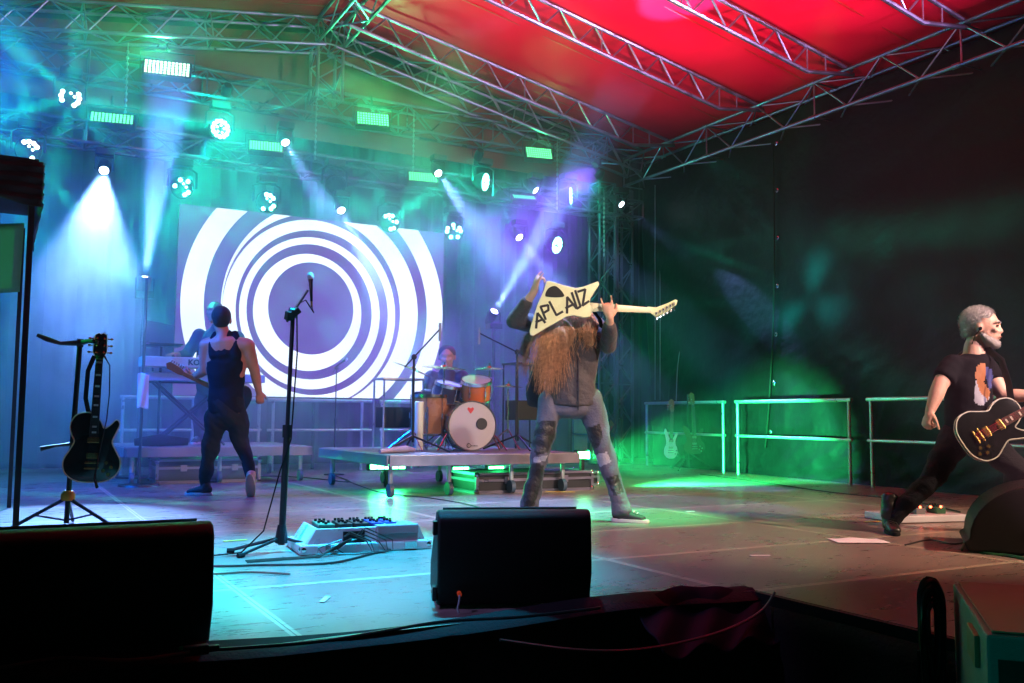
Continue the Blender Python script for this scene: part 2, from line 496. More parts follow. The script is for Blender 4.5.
# red gable infill above the back truss
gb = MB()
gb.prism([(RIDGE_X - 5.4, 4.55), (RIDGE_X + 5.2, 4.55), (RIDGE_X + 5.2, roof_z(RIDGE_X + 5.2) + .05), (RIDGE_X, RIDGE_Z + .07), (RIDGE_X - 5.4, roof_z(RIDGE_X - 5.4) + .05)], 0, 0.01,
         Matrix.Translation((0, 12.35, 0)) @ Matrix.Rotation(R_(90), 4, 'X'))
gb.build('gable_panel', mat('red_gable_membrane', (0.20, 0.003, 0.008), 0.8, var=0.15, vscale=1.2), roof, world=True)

# black tarpaulin walls
TARP = mat('black_tarpaulin', (0.006, 0.0052, 0.0075), 0.5, var=0.2, vscale=2.0, bump=0.6, bscale=9, spec=0.12)
rw = thing('side_tarpaulin', 'black tarpaulin wall closing the right side of the stage', 'tarpaulin', (9.05, 6.5, -0.3))
def tarp(u, v):
    y = 12.05 - 11.5 * u; z = -0.25 + 5.1 * v
    # pulled-in creases fanning from rail posts, long soft folds higher up
    a = 0.05 * math.sin(y * 2.2 + 0.7 * math.sin(z * 1.3)) * v
    b = 0.0
    for (cy_, cz_) in ((9.95, 0.45), (7.4, 0.5), (11.6, 0.9)):
        dy, dz = y - cy_, z - cz_
        rr = math.hypot(dy, dz); th = math.atan2(dz, dy)
        b += 0.045 * abs(math.sin(th * 4 + rr * 2 + math.sin(rr * 5))) * math.exp(-rr * 1.2) * min(1, rr * 3)
    c = 0.014 * abs(math.sin(y * 6 + z * 8 + 2 * math.sin(z * 4))) * math.exp(-max(0, z - .8) * 1.2)
    x = (9.24 - 0.1 * (12 - y)) * (1 - min(1, v * 1.3)) + 9.02 * min(1, v * 1.3) + a * .8 + b + c
    if z < 0.05: x -= (0.05 - z) * 0.3
    return Vector((x, y, z))
MB().grid(tarp, 380, 150).build('tarpaulin_sheet', TARP, rw, world=True, smooth=True, solid=0.004)
# laced joint between two sheets
lp = [(8.98 + 0.0 * k, 9.05 + 0.35 * math.sin(k / 16 * 1.4) * -1 + k * 0.03, 4.45 - k * 0.215) for k in range(20)]
MB().tube(lp, 0.012, 6).build('lacing_cord', MATTE, rw, world=True, smooth=True)
ey = MB()
for p in lp[::3]: ey.lathe([(0.018, 0.0), (0.03, 0.006), (0.018, 0.012)], (p[0] - .01, p[1] - .06, p[2]), (1, 0, 0), 12)
ey.build('eyelet', STEEL, rw, world=True, smooth=True)

# black backdrop cloth behind everything and on the left
CLOTH = mat('black_molton', (0.016, 0.016, 0.019), 0.9, sheen=0.2)
bd = thing('backdrop', 'black cloth backdrop hanging in folds behind the screen', 'backdrop', (3.5, 14.2, -0.3))
def bfn(u, v):
    x = -6.4 + 17.4 * u
    return Vector((x, 14.2 + 0.07 * math.sin(x * 9) * (1.1 - v * .6) + 0.04 * math.sin(x * 23 + 1), -0.1 + 5.6 * v))
MB().grid(bfn, 340, 6).build('drape', CLOTH, bd, world=True, smooth=True, solid=0.004)
ld_ = thing('side_drape', 'black cloth drape closing the left side of the stage', 'drape', (-6.2, 9, -0.3))
def lfn(u, v):
    y = 6.9 + 7.2 * u
    return Vector((-6.2 + 0.07 * math.sin(y * 9), y, -0.1 + 5.2 * v))
MB().grid(lfn, 200, 6).build('drape', CLOTH, ld_, world=True, smooth=True, solid=0.004)

# stage front skirt: black cloth hanging from the deck edge
SK = mat('black_skirt_cloth', (0.014, 0.012, 0.014), 0.75, spec=.12, bump=0.3, bscale=60)
sk = thing('stage_skirt', 'black cloth skirt gathered along the front edge of the stage', 'stage skirt', (0, FY0, -1.2))
def sfn(u, v):
    x = -5.0 + (FX0 + 5.0 - 0.02) * u
    rip = math.sin(x * 8 + 2 * math.sin(x * 1.7))
    z = 0.012 - 1.2 * v
    top = 0.035 * (0.5 + 0.5 * math.sin(x * 3.1 + 1)) * max(0, 1 - v * 8)
    y = FY0 + 0.012 - 0.05 - v * 0.16 - 0.05 * rip * min(1, v * 3 + .1)
    if v < 0.02: y = FY0 + 0.03; z = 0.006
    return Vector((x, y, z + top))
MB().grid(sfn, 300, 26).build('skirt_cloth', SK, sk, world=True, smooth=True, solid=0.004)
def sfn2(u, v):
    y = FY0 - 0.02 - 6.0 * u
    z = -0.045 - 1.15 * v
    return Vector((FX0 - 0.03 - v * .08 - 0.04 * math.sin(y * 9) * min(1, v * 2 + .1), y, z))
MB().grid(sfn2, 160, 14).build('side_cloth', SK, sk, world=True, smooth=True, solid=0.004)
MB().box((FX0 - 0.012, FY0 - 3.0, -0.03), (0.02, 6.0, 0.055)).build('edge_profile', DARKMETAL, sk, world=True)
# loose heap of cloth at the corner
hp = MB()
def hfn(u, v):
    x = 2.30 + 0.66 * u; 
    r = math.sin(math.pi * u) ** .5 if 0 < u < 1 else 0
    y = FY0 + 0.07 - 0.26 * v
    z = 0.012 + 0.035 * math.sin(math.pi * min(1, u * 1.2)) * math.sin(math.pi * min(1, v * 2.2)) + 0.025 * math.sin(u * 17 + v * 9) * v - max(0, v - .2) * 0.22
    return Vector((x, y, z))
hp.grid(hfn, 60, 40).build('folded_cloth', mat('blue_black_cloth', (0.012, 0.010, 0.022), 0.7, spec=.15), sk, world=True, smooth=True, solid=0.004)
# =====================================================================
# LIGHTING RIG
# =====================================================================
YR = 12.0
RIGCHORD = mat('rig_aluminium', (0.15, 0.145, 0.19), 0.35, 0.9, var=0.2, vscale=4)
truss((-2.0, 12.15, 4.98), (8.3, 12.15, 4.98), (0, 0, 1), 0.34, 0.34, 30, 'lighting_truss',
      'upper horizontal lighting truss hung below the back gable', 'lighting trusses', r=0.022, m=RIGCHORD)
truss((-2.0, 12.15, 4.12), (9.0, 12.15, 4.12), (0, 0, 1), 0.34, 0.26, 32, 'lighting_truss',
      'lower horizontal lighting truss above the round screen graphic', 'lighting trusses', r=0.022, m=RIGCHORD)
# ground support towers right of the screen
for x, y, lb in ((8.45, 12.35, 'left one of two truss towers right of the drum riser'), (8.98, 12.6, 'right one of two truss towers right of the drum riser')):
    truss((x, y, 0.0), (x, y, 4.55), (0, 1, 0), 0.30, 0.30, 14, 'tower_truss', lb, 'truss towers at the back right', r=0.022, m=RIGCHORD)
# hanging chains / LED drop strips
CH = mat('chain_steel', (0.4, 0.42, 0.45), 0.3, 0.9)
def chain(x, z0, z1, label, y=11.93):
    m = MB(); n = int((z1 - z0) / 0.075)
    for k in range(n):
        z = z0 + k * 0.075
        m.ball((x, y, z), (0.018, 0.018, 0.026), 8, 5)
    m.cyl((x, y, z0), (x, y, z1), 0.005, 5)
    tag(m.build('hoist_chain', CH, smooth=True), label, 'chain', 'chains hanging in the lighting rig')
for (px, py0, py1, lb) in ((125, 118, 42, 'hoist chain in front of the dim green panel at far left'), (315, 158, 88, 'hoist chain hanging left of the brightest middle green panel'),
                       (413, 172, 110, 'hoist chain hanging right of the middle green panel'), (557, 208, 140, 'hoist chain beside the ring light right of the rig'),
                       (604, 255, 190, 'hoist chain on the left edge of the truss towers')):
    a = at(px, py0, 1, 11.93); b = at(px, py1, 1, 11.93)
    chain(a.x, a.z, b.z, lb)

# LED strobe panels
PANEL_ON = mat('green_led_panel', (0.02, 0.3, 0.08), 0.4, emis=(0.12, 1.0, 0.30), estr=2.6)
PANEL_WHITE = mat('white_green_led_panel', (0.5, 0.6, 0.5), 0.4, emis=(0.62, 1.0, 0.68), estr=3)
PANEL_DIM = mat('dim_green_led_panel', (0.02, 0.3, 0.1), 0.4, emis=(0.12, 1.0, 0.35), estr=0.9)
def led_panel(px, py, wpx, hpx, m, label, tilt=-25, energy=60, lampcol=(0.05, 1, 0.25)):
    p = at(px, py, 1, YR - 0.15)
    dist = (p - EYE).length
    w, h = wpx * dist / F_PX * 1.08, hpx * dist / F_PX * 1.15
    t = thing('strobe_light', label, 'stage light', p, R_(0), 'led strobe panels on the lighting trusses')
    rot = Euler((R_(tilt), 0, R_(-12))).to_matrix()
    def X(v): return rot @ Vector(v)
    MB().box((0, 0.05, 0), (w + 0.04, 0.09, h + 0.04), None).xf(rot.to_4x4()).build('housing', BLACK, t, bevel=0.006)
    yk = MB()
    yk.tube([X((-w / 2 - .05, .05, 0)), X((-w / 2 - .05, .05, 0)) + Vector((0, 0, h * .7 + .08)), X((w / 2 + .05, .05, 0)) + Vector((0, 0, h * .7 + .08)), X((w / 2 + .05, .05, 0))], 0.010, 6)
    yk.cyl(Vector((0, 0.05, h * .7 + .08)), Vector((0, 0.1, h * .7 + .2)), 0.014, 6)
    yk.build('yoke', DARKMETAL, t, smooth=True)
    nx, nz = 12, 5
    lg = MB()
    for i in range(nx):
        for k in range(nz):
            lg.box(X(((i + .5) / nx * w - w / 2, -0.002, (k + .5) / nz * h - h / 2)), (w / nx * 0.62, 0.008, h / nz * 0.55), rot)
    lg.build('led_grid', m, t)
    if energy:
        lamp_light(t, p + X((0, -0.06, 0)), p + X((0.0, -3, -0.3)) , energy, lampcol, 125, 1.0, 0.12)
    return t
led_panel(167, 68, 36, 14, PANEL_WHITE, 'white-hot strobe panel, highest and leftmost of the rig', energy=480)
led_panel(112, 118, 33, 9, PANEL_ON, 'dim green strobe panel at far left, crossed by a chain', energy=15)
led_panel(266, 146, 28, 9, PANEL_ON, 'dim green strobe panel left of the small blue beam', energy=10)
led_panel(373, 119, 28, 13, PANEL_ON, 'bright green strobe panel below the roof peak', energy=600)
led_panel(423, 177, 26, 9, PANEL_ON, 'green strobe panel on the lower truss left of a white beam', energy=25)
led_panel(539, 153, 24, 11, PANEL_ON, 'bright green strobe panel under the right end of the gable truss', energy=40)
led_panel(524, 197, 21, 7, PANEL_DIM, 'thin tilted green strobe panel on the lower right', tilt=-55, energy=8)

# multi lens moving heads with teal fans of rays
TEAL = (0.0, 1.0, 0.62)
LENS_ON = mat('teal_lens', (0.1, 0.6, 0.45), 0.2, emis=(0.25, 1.0, 0.72), estr=16)
LENS_WARM = mat('pale_lens', (0.5, 0.5, 0.45), 0.2, emis=(0.75, 0.95, 0.85), estr=7)
LENS_OFF = mat('dark_lens', (0.02, 0.03, 0.04), 0.08, 0.0, spec=0.8)
def moving_head(px, py, label, aim=(0, -1, -0.25), on=True, energy=120, rays=(9, 6, 0.34, 0.30, 0.02, 0.0), R=0.12, lens=None, y=YR - 0.2, lit=None, angle=150, col=TEAL):
    p = at(px, py, 1, y)
    t = thing('moving_head_light', label, 'stage light', p, 0, 'ring lens moving heads on the lighting trusses')
    a = Vector(aim).normalized()
    q = a.to_track_quat('-Z', 'Y').to_matrix().to_4x4()
    back = -a
    MB().lathe([(0.0, 0.16), (0.06, 0.16), (0.10, 0.12), (R + .02, 0.02), (R + .025, -0.02), (R + .01, -0.025), (R + .005, -0.012), (0.0, -0.008)], (0, 0, 0), back, 20).build('head', BLACK, t, smooth=True)
    yk = MB(); s = R + .05
    yk.tube([(-s, 0.03, 0), (-s, 0.03, 0.2), (-s * .6, 0.03, 0.24), (s * .6, 0.03, 0.24), (s, 0.03, 0.2), (s, 0.03, 0)], 0.016, 6)
    yk.build('yoke', DARKMETAL, t, smooth=True)
    MB().box((0, 0.03, 0.30), (0.24, 0.18, 0.09)).build('base', BLACK, t, bevel=0.012)
    ln = MB(); n = 12
    for k in range(n):
        if lit is not None and k not in lit: continue
        th = 2 * math.pi * k / n
        c = q @ Vector((math.cos(th) * R * .82, math.sin(th) * R * .82, -0.014))
        ln.ball(c, 0.026 if on else .022, 8, 6)
    if on:
        for k in range(5):
            th = 2 * math.pi * k / 5 + .4
            if lit is None or k in (1, 2): ln.ball(q @ Vector((math.cos(th) * R * .38, math.sin(th) * R * .38, -0.014)), 0.015, 8, 6)
    ln.build('lens_ring', (lens or LENS_ON) if on else LENS_OFF, t, smooth=True)
    if on and energy:
        lamp_light(t, p + a * 0.06, p + a, energy, col, angle, 0.4, 0.05, rays=rays)
    return t
MH = [
 (70, 97, 'pale ring light at far left with half its lenses lit', (0.1, -1, -0.3), 150, (7, 5, .62, .3, .015, .4), (0, 1, 5, 6, 7, 8, 11)),
 (220, 129, 'ring light with full circle of lenses above the screen corner', (0.2, -1, -0.1), 320, (9, 5, .6, .33, .03, .2), None),
 (182, 187, 'teal ring light left of the screen, above the upward beam', (0.3, -1, -0.5), 200, (8, 6, .62, .3, .03, .9), (0, 2, 4, 7, 8)),
 (267, 202, 'teal ring light just over the top left of the screen', (-0.5, -1, -0.4), 250, (8, 6, .62, .3, .03, .1), (3, 4, 5, 7, 8, 10)),
 (390, 222, 'teal ring light touching the top middle of the screen', (-0.8, -1, -0.6), 250, (8, 6, .62, .3, .03, .6), (2, 3, 4, 6, 8, 9)),
 (454, 231, 'teal ring light at the top right corner of the screen', (-0.7, -1, -0.8), 330, (7, 5, .5, .4, .04, 1.2), (0, 1, 3, 5, 6, 8, 10)),
 (484, 182, 'teal ring light between two green panels, turned right', (0.9, -1, -0.25), 260, (7, 6, .5, .35, .03, .2), None),
 (569, 196, 'teal ring light seen edge on near the right chain', (0.9, -0.7, 0.0), 50, (8, 6, .62, .3, .03, 0), None),
 (556, 245, 'lowest teal ring light right of the screen', (0.5, -1, -0.3), 110, (9, 6, .5, .4, .03, 0), None),
 (28, 150, 'pale ring light showing just above the black tent valance', (0.1, -1, -0.4), 90, (7, 5, .62, .3, .015, 1.4), (2, 3, 4, 5, 8)),
]
for px, py, lb, aim, en, ry, lit in MH:
    moving_head(px, py, lb, aim, True, en * (4.5 if px < 250 else 2.0 if px < 470 else 0.5), (ry[0], 14, ry[2], ry[3], ry[4] * .12, ry[5]), lit=lit, lens=LENS_WARM if px < 100 else LENS_ON)
moving_head(335, 185, 'unlit dark ring light between the trusses above the screen', (0.1, -1, -0.6), on=False, energy=0)

# narrow beam heads
BEAM = (0.22, 0.36, 1.0)
SPOTLENS = mat('white_beam_lens', (0.7, 0.75, 0.9), 0.2, emis=(0.75, 0.85, 1.0), estr=30)
def beam_head(px, py, label, target, energy, angle=8, col=BEAM, y=YR - 0.25, blend=0.4, stand=False, r=0.05, size=.04):
    p = at(px, py, 1, y)
    t = thing('beam_light', label, 'stage light', p, 0, 'narrow beam lights of the rig')
    a = (Vector(target) - p).normalized()
    MB().lathe([(0.0, 0.22), (0.05, 0.22), (r + .02, 0.15), (r + .025, 0.0), (r + .02, -0.02), (r + .002, -0.02), (r, 0.004), (0, 0.004)], (0, 0, 0), -a, 18).build('head', BLACK, t, smooth=True)
    s = r + .05
    up = 1 if not stand else -1
    MB().tube([(-s, 0, 0), (-s, 0, up * 0.16), (s, 0, up * 0.16), (s, 0, 0)], 0.012, 6).build('yoke', DARKMETAL, t, smooth=True)
    MB().box((0, 0, up * 0.21), (0.2, 0.16, 0.08)).build('base', BLACK, t, bevel=0.01)
    MB().lathe([(0, -0.016), (r * .6, -0.014), (r, -0.008)], (0, 0, 0), -a, 18).build('lens', SPOTLENS, t, smooth=True)
    if stand:
        st = MB().cyl((0, 0, -0.25), (0, 0, -p.z + 0.03), 0.025, 8)
        st.lathe([(0.0, 0.0), (0.24, 0.0), (0.24, 0.02), (0.03, 0.03)], (0, 0, -p.z + 0.002), (0, 0, 1), 20)
        st.build('stand', DARKMETAL, t, smooth=True)
    lamp_light(t, p + a * 0.03, target, energy, col, angle, blend, size)
    return t
beam_head(104, 170, 'beam light at left throwing a wide white cone down to the floor', (0.35, 7.1, 0), 8000, 24, (0.20, 0.42, 1.0), blend=0.5)
beam_head(145, 278, 'beam light on a stand left of the screen, pointing straight up', (1.62, 10.6, 6.0), 14000, 17, (0.14, 0.30, 1.0), stand=True, blend=.6)
beam_head(494, 312, 'beam light on a stand behind the drums, pointing up to the right', at(560, 200, 1, 10.2), 9000, 11, (0.22, 0.40, 1.0), stand=True)
beam_head(285, 142, 'small beam light beside the dim green panel on the lower truss', at(320, 200, 1, 10.8), 2200, 13)
beam_head(341, 210, 'small beam light in front of the top of the screen', at(372, 275, 1, 10.6), 4800, 12)
beam_head(438, 173, 'small beam light right of the lower middle green panel', at(462, 205, 1, 11), 2880, 13)
beam_head(535, 190, 'small beam light beside the thin tilted green panel', at(590, 240, 1, 11), 1920, 13)
beam_head(519, 237, 'small beam light above the raised guitar', at(570, 300, 1, 10.6), 2640, 13)
beam_head(621, 204, 'rightmost small beam light, on the towers', at(662, 236, 1, 11), 900, 11)

# ---------------- LED screen ----------------
YS = 12.65
tl, br = at(165, 200, 1, YS), at(438, 398, 1, YS)
SX0, SX1, SZ0, SZ1 = at(176, 300, 1, YS).x, at(443, 300, 1, YS).x, 1.0, at(300, 217, 1, YS).z
def screen_material():
    m = bpy.data.materials.new('led_screen_picture'); m.use_nodes = True
    nt = m.node_tree; b = nt.nodes['Principled BSDF']
    b.inputs['Base Color'].default_value = (0.02, 0.02, 0.03, 1); b.inputs['Roughness'].default_value = 0.5
    geo = nt.nodes.new('ShaderNodeNewGeometry'); sp = nt.nodes.new('ShaderNodeSeparateXYZ'); nt.links.new(geo.outputs['Position'], sp.inputs[0])
    def mth(op, a, c=None):
        k = nt.nodes.new('ShaderNodeMath'); k.operation = op
        for i, v in enumerate((a, c)):
            if v is None: continue
            if isinstance(v, (int, float)): k.inputs[i].default_value = v
            else: nt.links.new(v, k.inputs[i])
        return k.outputs[0]
    def disc(cx, cz, r):
        d = mth('SQRT', mth('ADD', mth('POWER', mth('SUBTRACT', sp.outputs[0], cx), 2.0), mth('POWER', mth('DIVIDE', mth('SUBTRACT', sp.outputs[2], cz), 1.065), 2.0)))
        return mth('SUBTRACT', r, d)          # positive inside
    def circ(l, r, yc):
        pl, pr = at(l / 3.104 + 160, yc / 3.104 + 190, 1, YS), at(r / 3.104 + 160, yc / 3.104 + 190, 1, YS)
        return (pl.x + pr.x) / 2, at((l + r) / 2 / 3.104 + 160, yc / 3.104 + 190, 1, YS).z, (pr.x - pl.x) / 2
    acc = None
    for c_in, c_out in SWIRL:
        o = disc(*circ(*c_out)); i = disc(*circ(*c_in))
        band = mth('MULTIPLY', mth('GREATER_THAN', o, 0.0), mth('LESS_THAN', i, 0.0))
        acc = band if acc is None else mth('MAXIMUM', acc, band)
    mx = nt.nodes.new('ShaderNodeMix'); mx.data_type = 'RGBA'
    nt.links.new(acc, mx.inputs[0])
    mx.inputs[6].default_value = (0.10, 0.025, 0.20, 1)  # purple of the lit haze put into the screen's dark parts
    mx.inputs[7].default_value = (1.0, 1.12, 1.2, 1)
    nt.links.new(mx.outputs[2], b.inputs['Emission Color']); b.inputs['Emission Strength'].default_value = 1.0
    return m
# the eccentric rings of the picture: (left, right, centre height) of inner and outer circle
SWIRL = [((335, 600, 367), (288, 625, 379)), ((268, 657, 377), (245, 682, 381)), ((234, 707, 379), (192, 730, 381)),
         ((192, 745, 372), (188, 800, 372)), ((135, 828, 368), (62, 877, 366))]
SCR = screen_material()
sct = thing('led_screen', 'large LED screen showing white swirling rings, purple haze light put into its dark areas', 'screen', ((SX0 + SX1) / 2, YS, SZ0))
MB().box(((SX0 + SX1) / 2, YS + 0.05, (SZ0 + SZ1) / 2), (SX1 - SX0, 0.09, SZ1 - SZ0)).build('cabinet', MATTE, sct, world=True)
MB().add([(SX0, YS, SZ0), (SX1, YS, SZ0), (SX1, YS, SZ1), (SX0, YS, SZ1)], [(0, 1, 2, 3)]).build('screen_face', SCR, sct, world=True)
fr = MB()
for x in (SX0 + .3, (SX0 + SX1) / 2, SX1 - .3): MB().cyl((x, YS + .12, 0.0), (x, YS + .12, SZ0 + .3), 0.025, 8).build('leg', DARKMETAL, sct, world=True)

# ---------------- other lamps: front wash, added washes, floor lamps ----------------
# =====================================================================
# OBJECTS ON THE STAGE
# =====================================================================
GREENRAIL = mat('galvanised_rail', (0.5, 0.52, 0.52), 0.38, 0.7, var=0.15, vscale=8)
def text_mesh(body, size, m, parent, name, mtx, depth=0.001, bold=0.0):
    cu = bpy.data.curves.new('lettering', 'FONT'); cu.body = body; cu.size = size; cu.extrude = depth; cu.offset = bold
    cu.align_x = 'CENTER'; cu.align_y = 'CENTER'; cu.resolution_u = 3
    ob = bpy.data.objects.new('lettering', cu); COL.objects.link(ob)
    bpy.context.view_layer.update()
    me = bpy.data.meshes.new_from_object(ob.evaluated_get(bpy.context.evaluated_depsgraph_get()))
    COL.objects.unlink(ob); bpy.data.objects.remove(ob)
    me.transform(mtx); me.materials.clear(); me.materials.append(m)
    o = bpy.data.objects.new(name, me); COL.objects.link(o); o.parent = parent
    return o

# ---- railings ----
def railing(pts, label, posts, group, z=0.98, zm=0.52, base=0.0):
    a, b = Vector((*pts[0], base)), Vector((*pts[1], base))
    t = thing('railing', label, 'railing', a, 0, group)
    MB().cyl(a + Vector((0, 0, z)), b + Vector((0, 0, z)), 0.024, 10).build('top_rail', GREENRAIL, t, world=True, smooth=True)
    MB().cyl(a + Vector((0, 0, zm)), b + Vector((0, 0, zm)), 0.019, 10).build('middle_rail', GREENRAIL, t, world=True, smooth=True)
    for f in posts:
        p = a.lerp(b, f)
        MB().cyl(p + Vector((0, 0, 0.002)), p + Vector((0, 0, z)), 0.021, 10).build('post', GREENRAIL, t, world=True, smooth=True)
def rx(y): return 9.02 - 0.1 * (12 - y)
G = 'railings along the right side of the stage'
railing(((rx(11.95), 11.95), (rx(9.86), 9.86)), 'farthest section of side railing, in bright green light behind two guitars', (0.02, 0.98), G)
railing(((rx(9.62), 9.62), (rx(7.46), 7.46)), 'middle section of side railing in front of green lit tarpaulin', (0.02, 0.98), G)
railing(((rx(7.22), 7.22), (rx(4.4), 4.4)), 'nearest section of side railing, behind the grey bearded guitarist', (0.02, 0.62, 0.98), G)
G = 'railings across the back under the screen'
def bx_(px): return at(px, 400, 1, 12.35).x
railing(((bx_(120), 12.35), (bx_(262), 12.35)), 'back railing at left, behind the keyboard riser', (0.02, 0.5, 0.98), G, 0.96, 0.55)
railing(((bx_(268), 12.35), (bx_(372), 12.35)), 'back railing between the two risers, left of two green posts', (0.05, 0.9), G, 0.95, 0.55)
railing(((bx_(380), 12.35), (bx_(486), 12.35)), 'back railing behind the drum kit', (0.02, 0.30, 0.98), G, 0.95, 0.55)

# ---- risers ----
PLY = mat('riser_plywood', (0.15, 0.12, 0.12), 0.55, var=0.25, vscale=3)
EDGE = mat('riser_edge_profile', (0.22, 0.20, 0.21), 0.4, 0.5, var=0.15)
CASEB = mat('flight_case_laminate', (0.02, 0.022, 0.024), 0.4, bump=0.2, bscale=120)
GLOWG = mat('green_floor_lamp_lens', (0.1, 0.5, 0.2), 0.3, emis=(0.08, 1.0, 0.30), estr=30)
RZ = 0.40
def riser(x0, y0, w, dpt, label, z=RZ, nx=2):
    t = thing('riser', label, 'riser', (x0 + w / 2, y0 + dpt / 2, 0), 0, 'rolling risers for the band')
    for k in range(nx):
        a = x0 + w * k / nx
        MB().box((a + w / nx / 2, y0 + dpt / 2, z - 0.045), (w / nx - 0.006, dpt, 0.09)).build('deck_board', PLY, t, world=True, bevel=0.008)
    fr = MB()
    fr.box((x0 + w / 2, y0 - 0.013, z - 0.055), (w, 0.02, 0.10))
    fr.build('front_profile', EDGE, t, world=True, bevel=0.004)
    MB().box((x0 + w + 0.012, y0 + dpt / 2, z - 0.055), (0.02, dpt, 0.10)).build('side_profile', EDGE, t, world=True, bevel=0.004)
    MB().box((x0 - 0.012, y0 + dpt / 2, z - 0.055), (0.02, dpt, 0.10)).build('side_profile', EDGE, t, world=True, bevel=0.004)
    for fx in [0.04] + [k / nx for k in range(1, nx)] + [0.96]:
        for fy in (0.08, 0.92):
            x, y = x0 + w * fx, y0 + dpt * fy
            lg = MB().cyl((x, y, z - 0.1), (x, y, 0.13), 0.022, 8)
            lo = lg.build('leg', GREENRAIL, t, world=True, smooth=True)
            wh = MB().cyl((x - 0.02, y, 0.066), (x + 0.02, y, 0.066), 0.064, 16)
            wh.build('caster', mat('blue_grey_rubber', (0.05, 0.09, 0.13), 0.5), lo, world=True, smooth=True)
    return t
pk = at(311, 446, 2, RZ); KX1, KY0 = pk.x, pk.y
KX0 = at(126, 448, 1, KY0).x
riser(KX0, KY0, KX1 - KX0, 1.7, 'low rolling riser carrying the keyboards on the left')
pd = at(389, 455, 2, RZ); DX0, DY0 = pd.x, pd.y
DX1 = at(578, 452, 1, DY0).x
riser(DX0, DY0, DX1 - DX0, 2.05, 'wider rolling riser carrying the drum kit', nx=3)

def flight_case(x0, y0, w, d, h, label, m=CASEB, z=0.0, group=None):
    t = thing('flight_case', label, 'flight case', (x0 + w / 2, y0 + d / 2, z), 0, group)
    MB().box((0, 0, h / 2), (w - 0.02, d - 0.02, h - 0.02)).build('case_body', m, t)
    e = MB()
    for sx in (-1, 1):
        for sy in (-1, 1): e.box((sx * w / 2, sy * d / 2, h / 2), (0.03, 0.03, h - 0.01))
    for zz in (0.012, h - 0.012, h * .62):
        for sy in (-1, 1): e.box((0, sy * d / 2, zz), (w, 0.028, 0.024))
        for sx in (-1, 1): e.box((sx * w / 2, 0, zz), (0.028, d, 0.024))
    e.build('edge_extrusion', ALU, t)
    c = MB()
    for sx in (-1, 1):
        for sy in (-1, 1):
            for zz in (0.02, h - 0.02): c.ball((sx * w / 2, sy * d / 2, zz), 0.03, 8, 6)
    c.build('ball_corner', STEEL, t, smooth=True)
    for fx in (-.25, .25): MB().box((w * fx, -d / 2 - 0.018, h * .62), (0.07, 0.010, 0.07)).build('butterfly_latch', ALU, t, bevel=0.004)
    return t
G = 'flight cases stored under the risers'
c0 = at(366, 477, 2, 0); c1 = at(480, 478, 2, 0)
flight_case(c0.x + .15, DY0 + .25, 1.35, 0.6, 0.2, 'flat black flight case on its side under the drum riser', group=G)
flight_case(KX0 + .35, KY0 + .25, 1.1, 0.5, 0.26, 'flight case with silver edges under the left end of the keyboard riser', group=G)
flight_case(DX0 + 2.05, DY0 + .7, 0.7, 0.5, 0.16, 'small flight case under the middle of the drum riser', group=G)
tan = mat('tan_plywood_case', (0.50, 0.33, 0.14), 0.5, var=0.15)
pt = at(604, 440, 1, 13.0)
flight_case(pt.x - .3, 13.0, 0.62, 0.5, 0.75, 'tan plywood case standing behind the truss towers', m=tan)

# green lamps on the floor under and beside the risers
def floor_lamp(x, y, z, w, label, target, energy, angle=140, size=0.12, col=(0.02, 1.0, 0.22), facing=-1, hh=.05):
    t = thing('floor_lamp', label, 'stage light', (x, y, 0), 0, 'green lamps on the floor around the risers')
    MB().box((0, 0.04, z), (w + .03, 0.06, hh + .03)).build('housing', BLACK, t, bevel=0.006)
    MB().box((0, 0.04, z / 2 - .02), (0.04, 0.04, max(.02, z - .05))).build('bracket', DARKMETAL, t)
    n = max(3, int(w / 0.07)); g = MB()
    for k in range(n): g.box((-w / 2 + (k + .5) * w / n, 0.004, z), (w / n * .8, 0.012, hh))
    g.build('led_row', GLOWG, t)
    lamp_light(t, (x, y - 0.04, z), target, energy, col, angle, 0.8, size)
floor_lamp(DX0 + .50, DY0 + 1.3, 0.22, 0.40, 'long green lamp low under the left end of the drum riser', (DX0 - 0.2, 6.0, 0.0), 45)
floor_lamp(DX0 + 1.45, DY0 + 1.5, 0.16, 0.2, 'small green lamp under the middle of the drum riser', (DX0 + 1.4, 6, 0), 28)
floor_lamp(DX0 + 1.9, DY0 + 1.5, 0.16, 0.2, 'small green lamp next to the small case under the drum riser', (DX0 + 2, 6, 0), 24)
floor_lamp(KX0 + 1.1, KY0 + 1.3, 0.22, 0.3, 'green lamp under the keyboard riser', (KX0 + 1.2, 7, 0.0), 45)
pg = at(584, 452, 1, DY0 + .25)
floor_lamp(pg.x, pg.y, 0.36, 0.14, 'bright green lamp at the right end of the drum riser', (8.9, 8.9, 0.25), 14000, 44, 0.05, hh=.07)

# ---- left side canopy tent ----
tp = at(15, 535, 2, 0)
tz = 2.36
tent = thing('canopy_tent', 'dark folding canopy tent at the far left with green lit underside', 'canopy', (tp.x, tp.y, 0))
MB().box((tp.x, tp.y, (tz - .1) / 2), (0.035, 0.035, tz - .1)).build('pole', DARKMETAL, tent, world=True)
MB().box((tp.x - 1.9, tp.y, (tz - .1) / 2), (0.035, 0.035, tz - .1)).build('pole', DARKMETAL, tent, world=True)
MB().box((tp.x - .02, tp.y + 1.9, (tz - .1) / 2), (0.03, 0.03, tz - .1)).build('pole', DARKMETAL, tent, world=True)
def vfn(u, v):
    x = tp.x + 0.055 - 2.1 * u
    return Vector((x, tp.y - 0.05 + 0.012 * math.sin(v * 26 + 2.4 * math.sin(x * 5)) + 0.01 * math.sin(x * 30 + v * 6), tz + 0.03 * math.sin(u * 3) - 0.01 - 0.27 * v - .02 * math.sin(x * 8) * v))
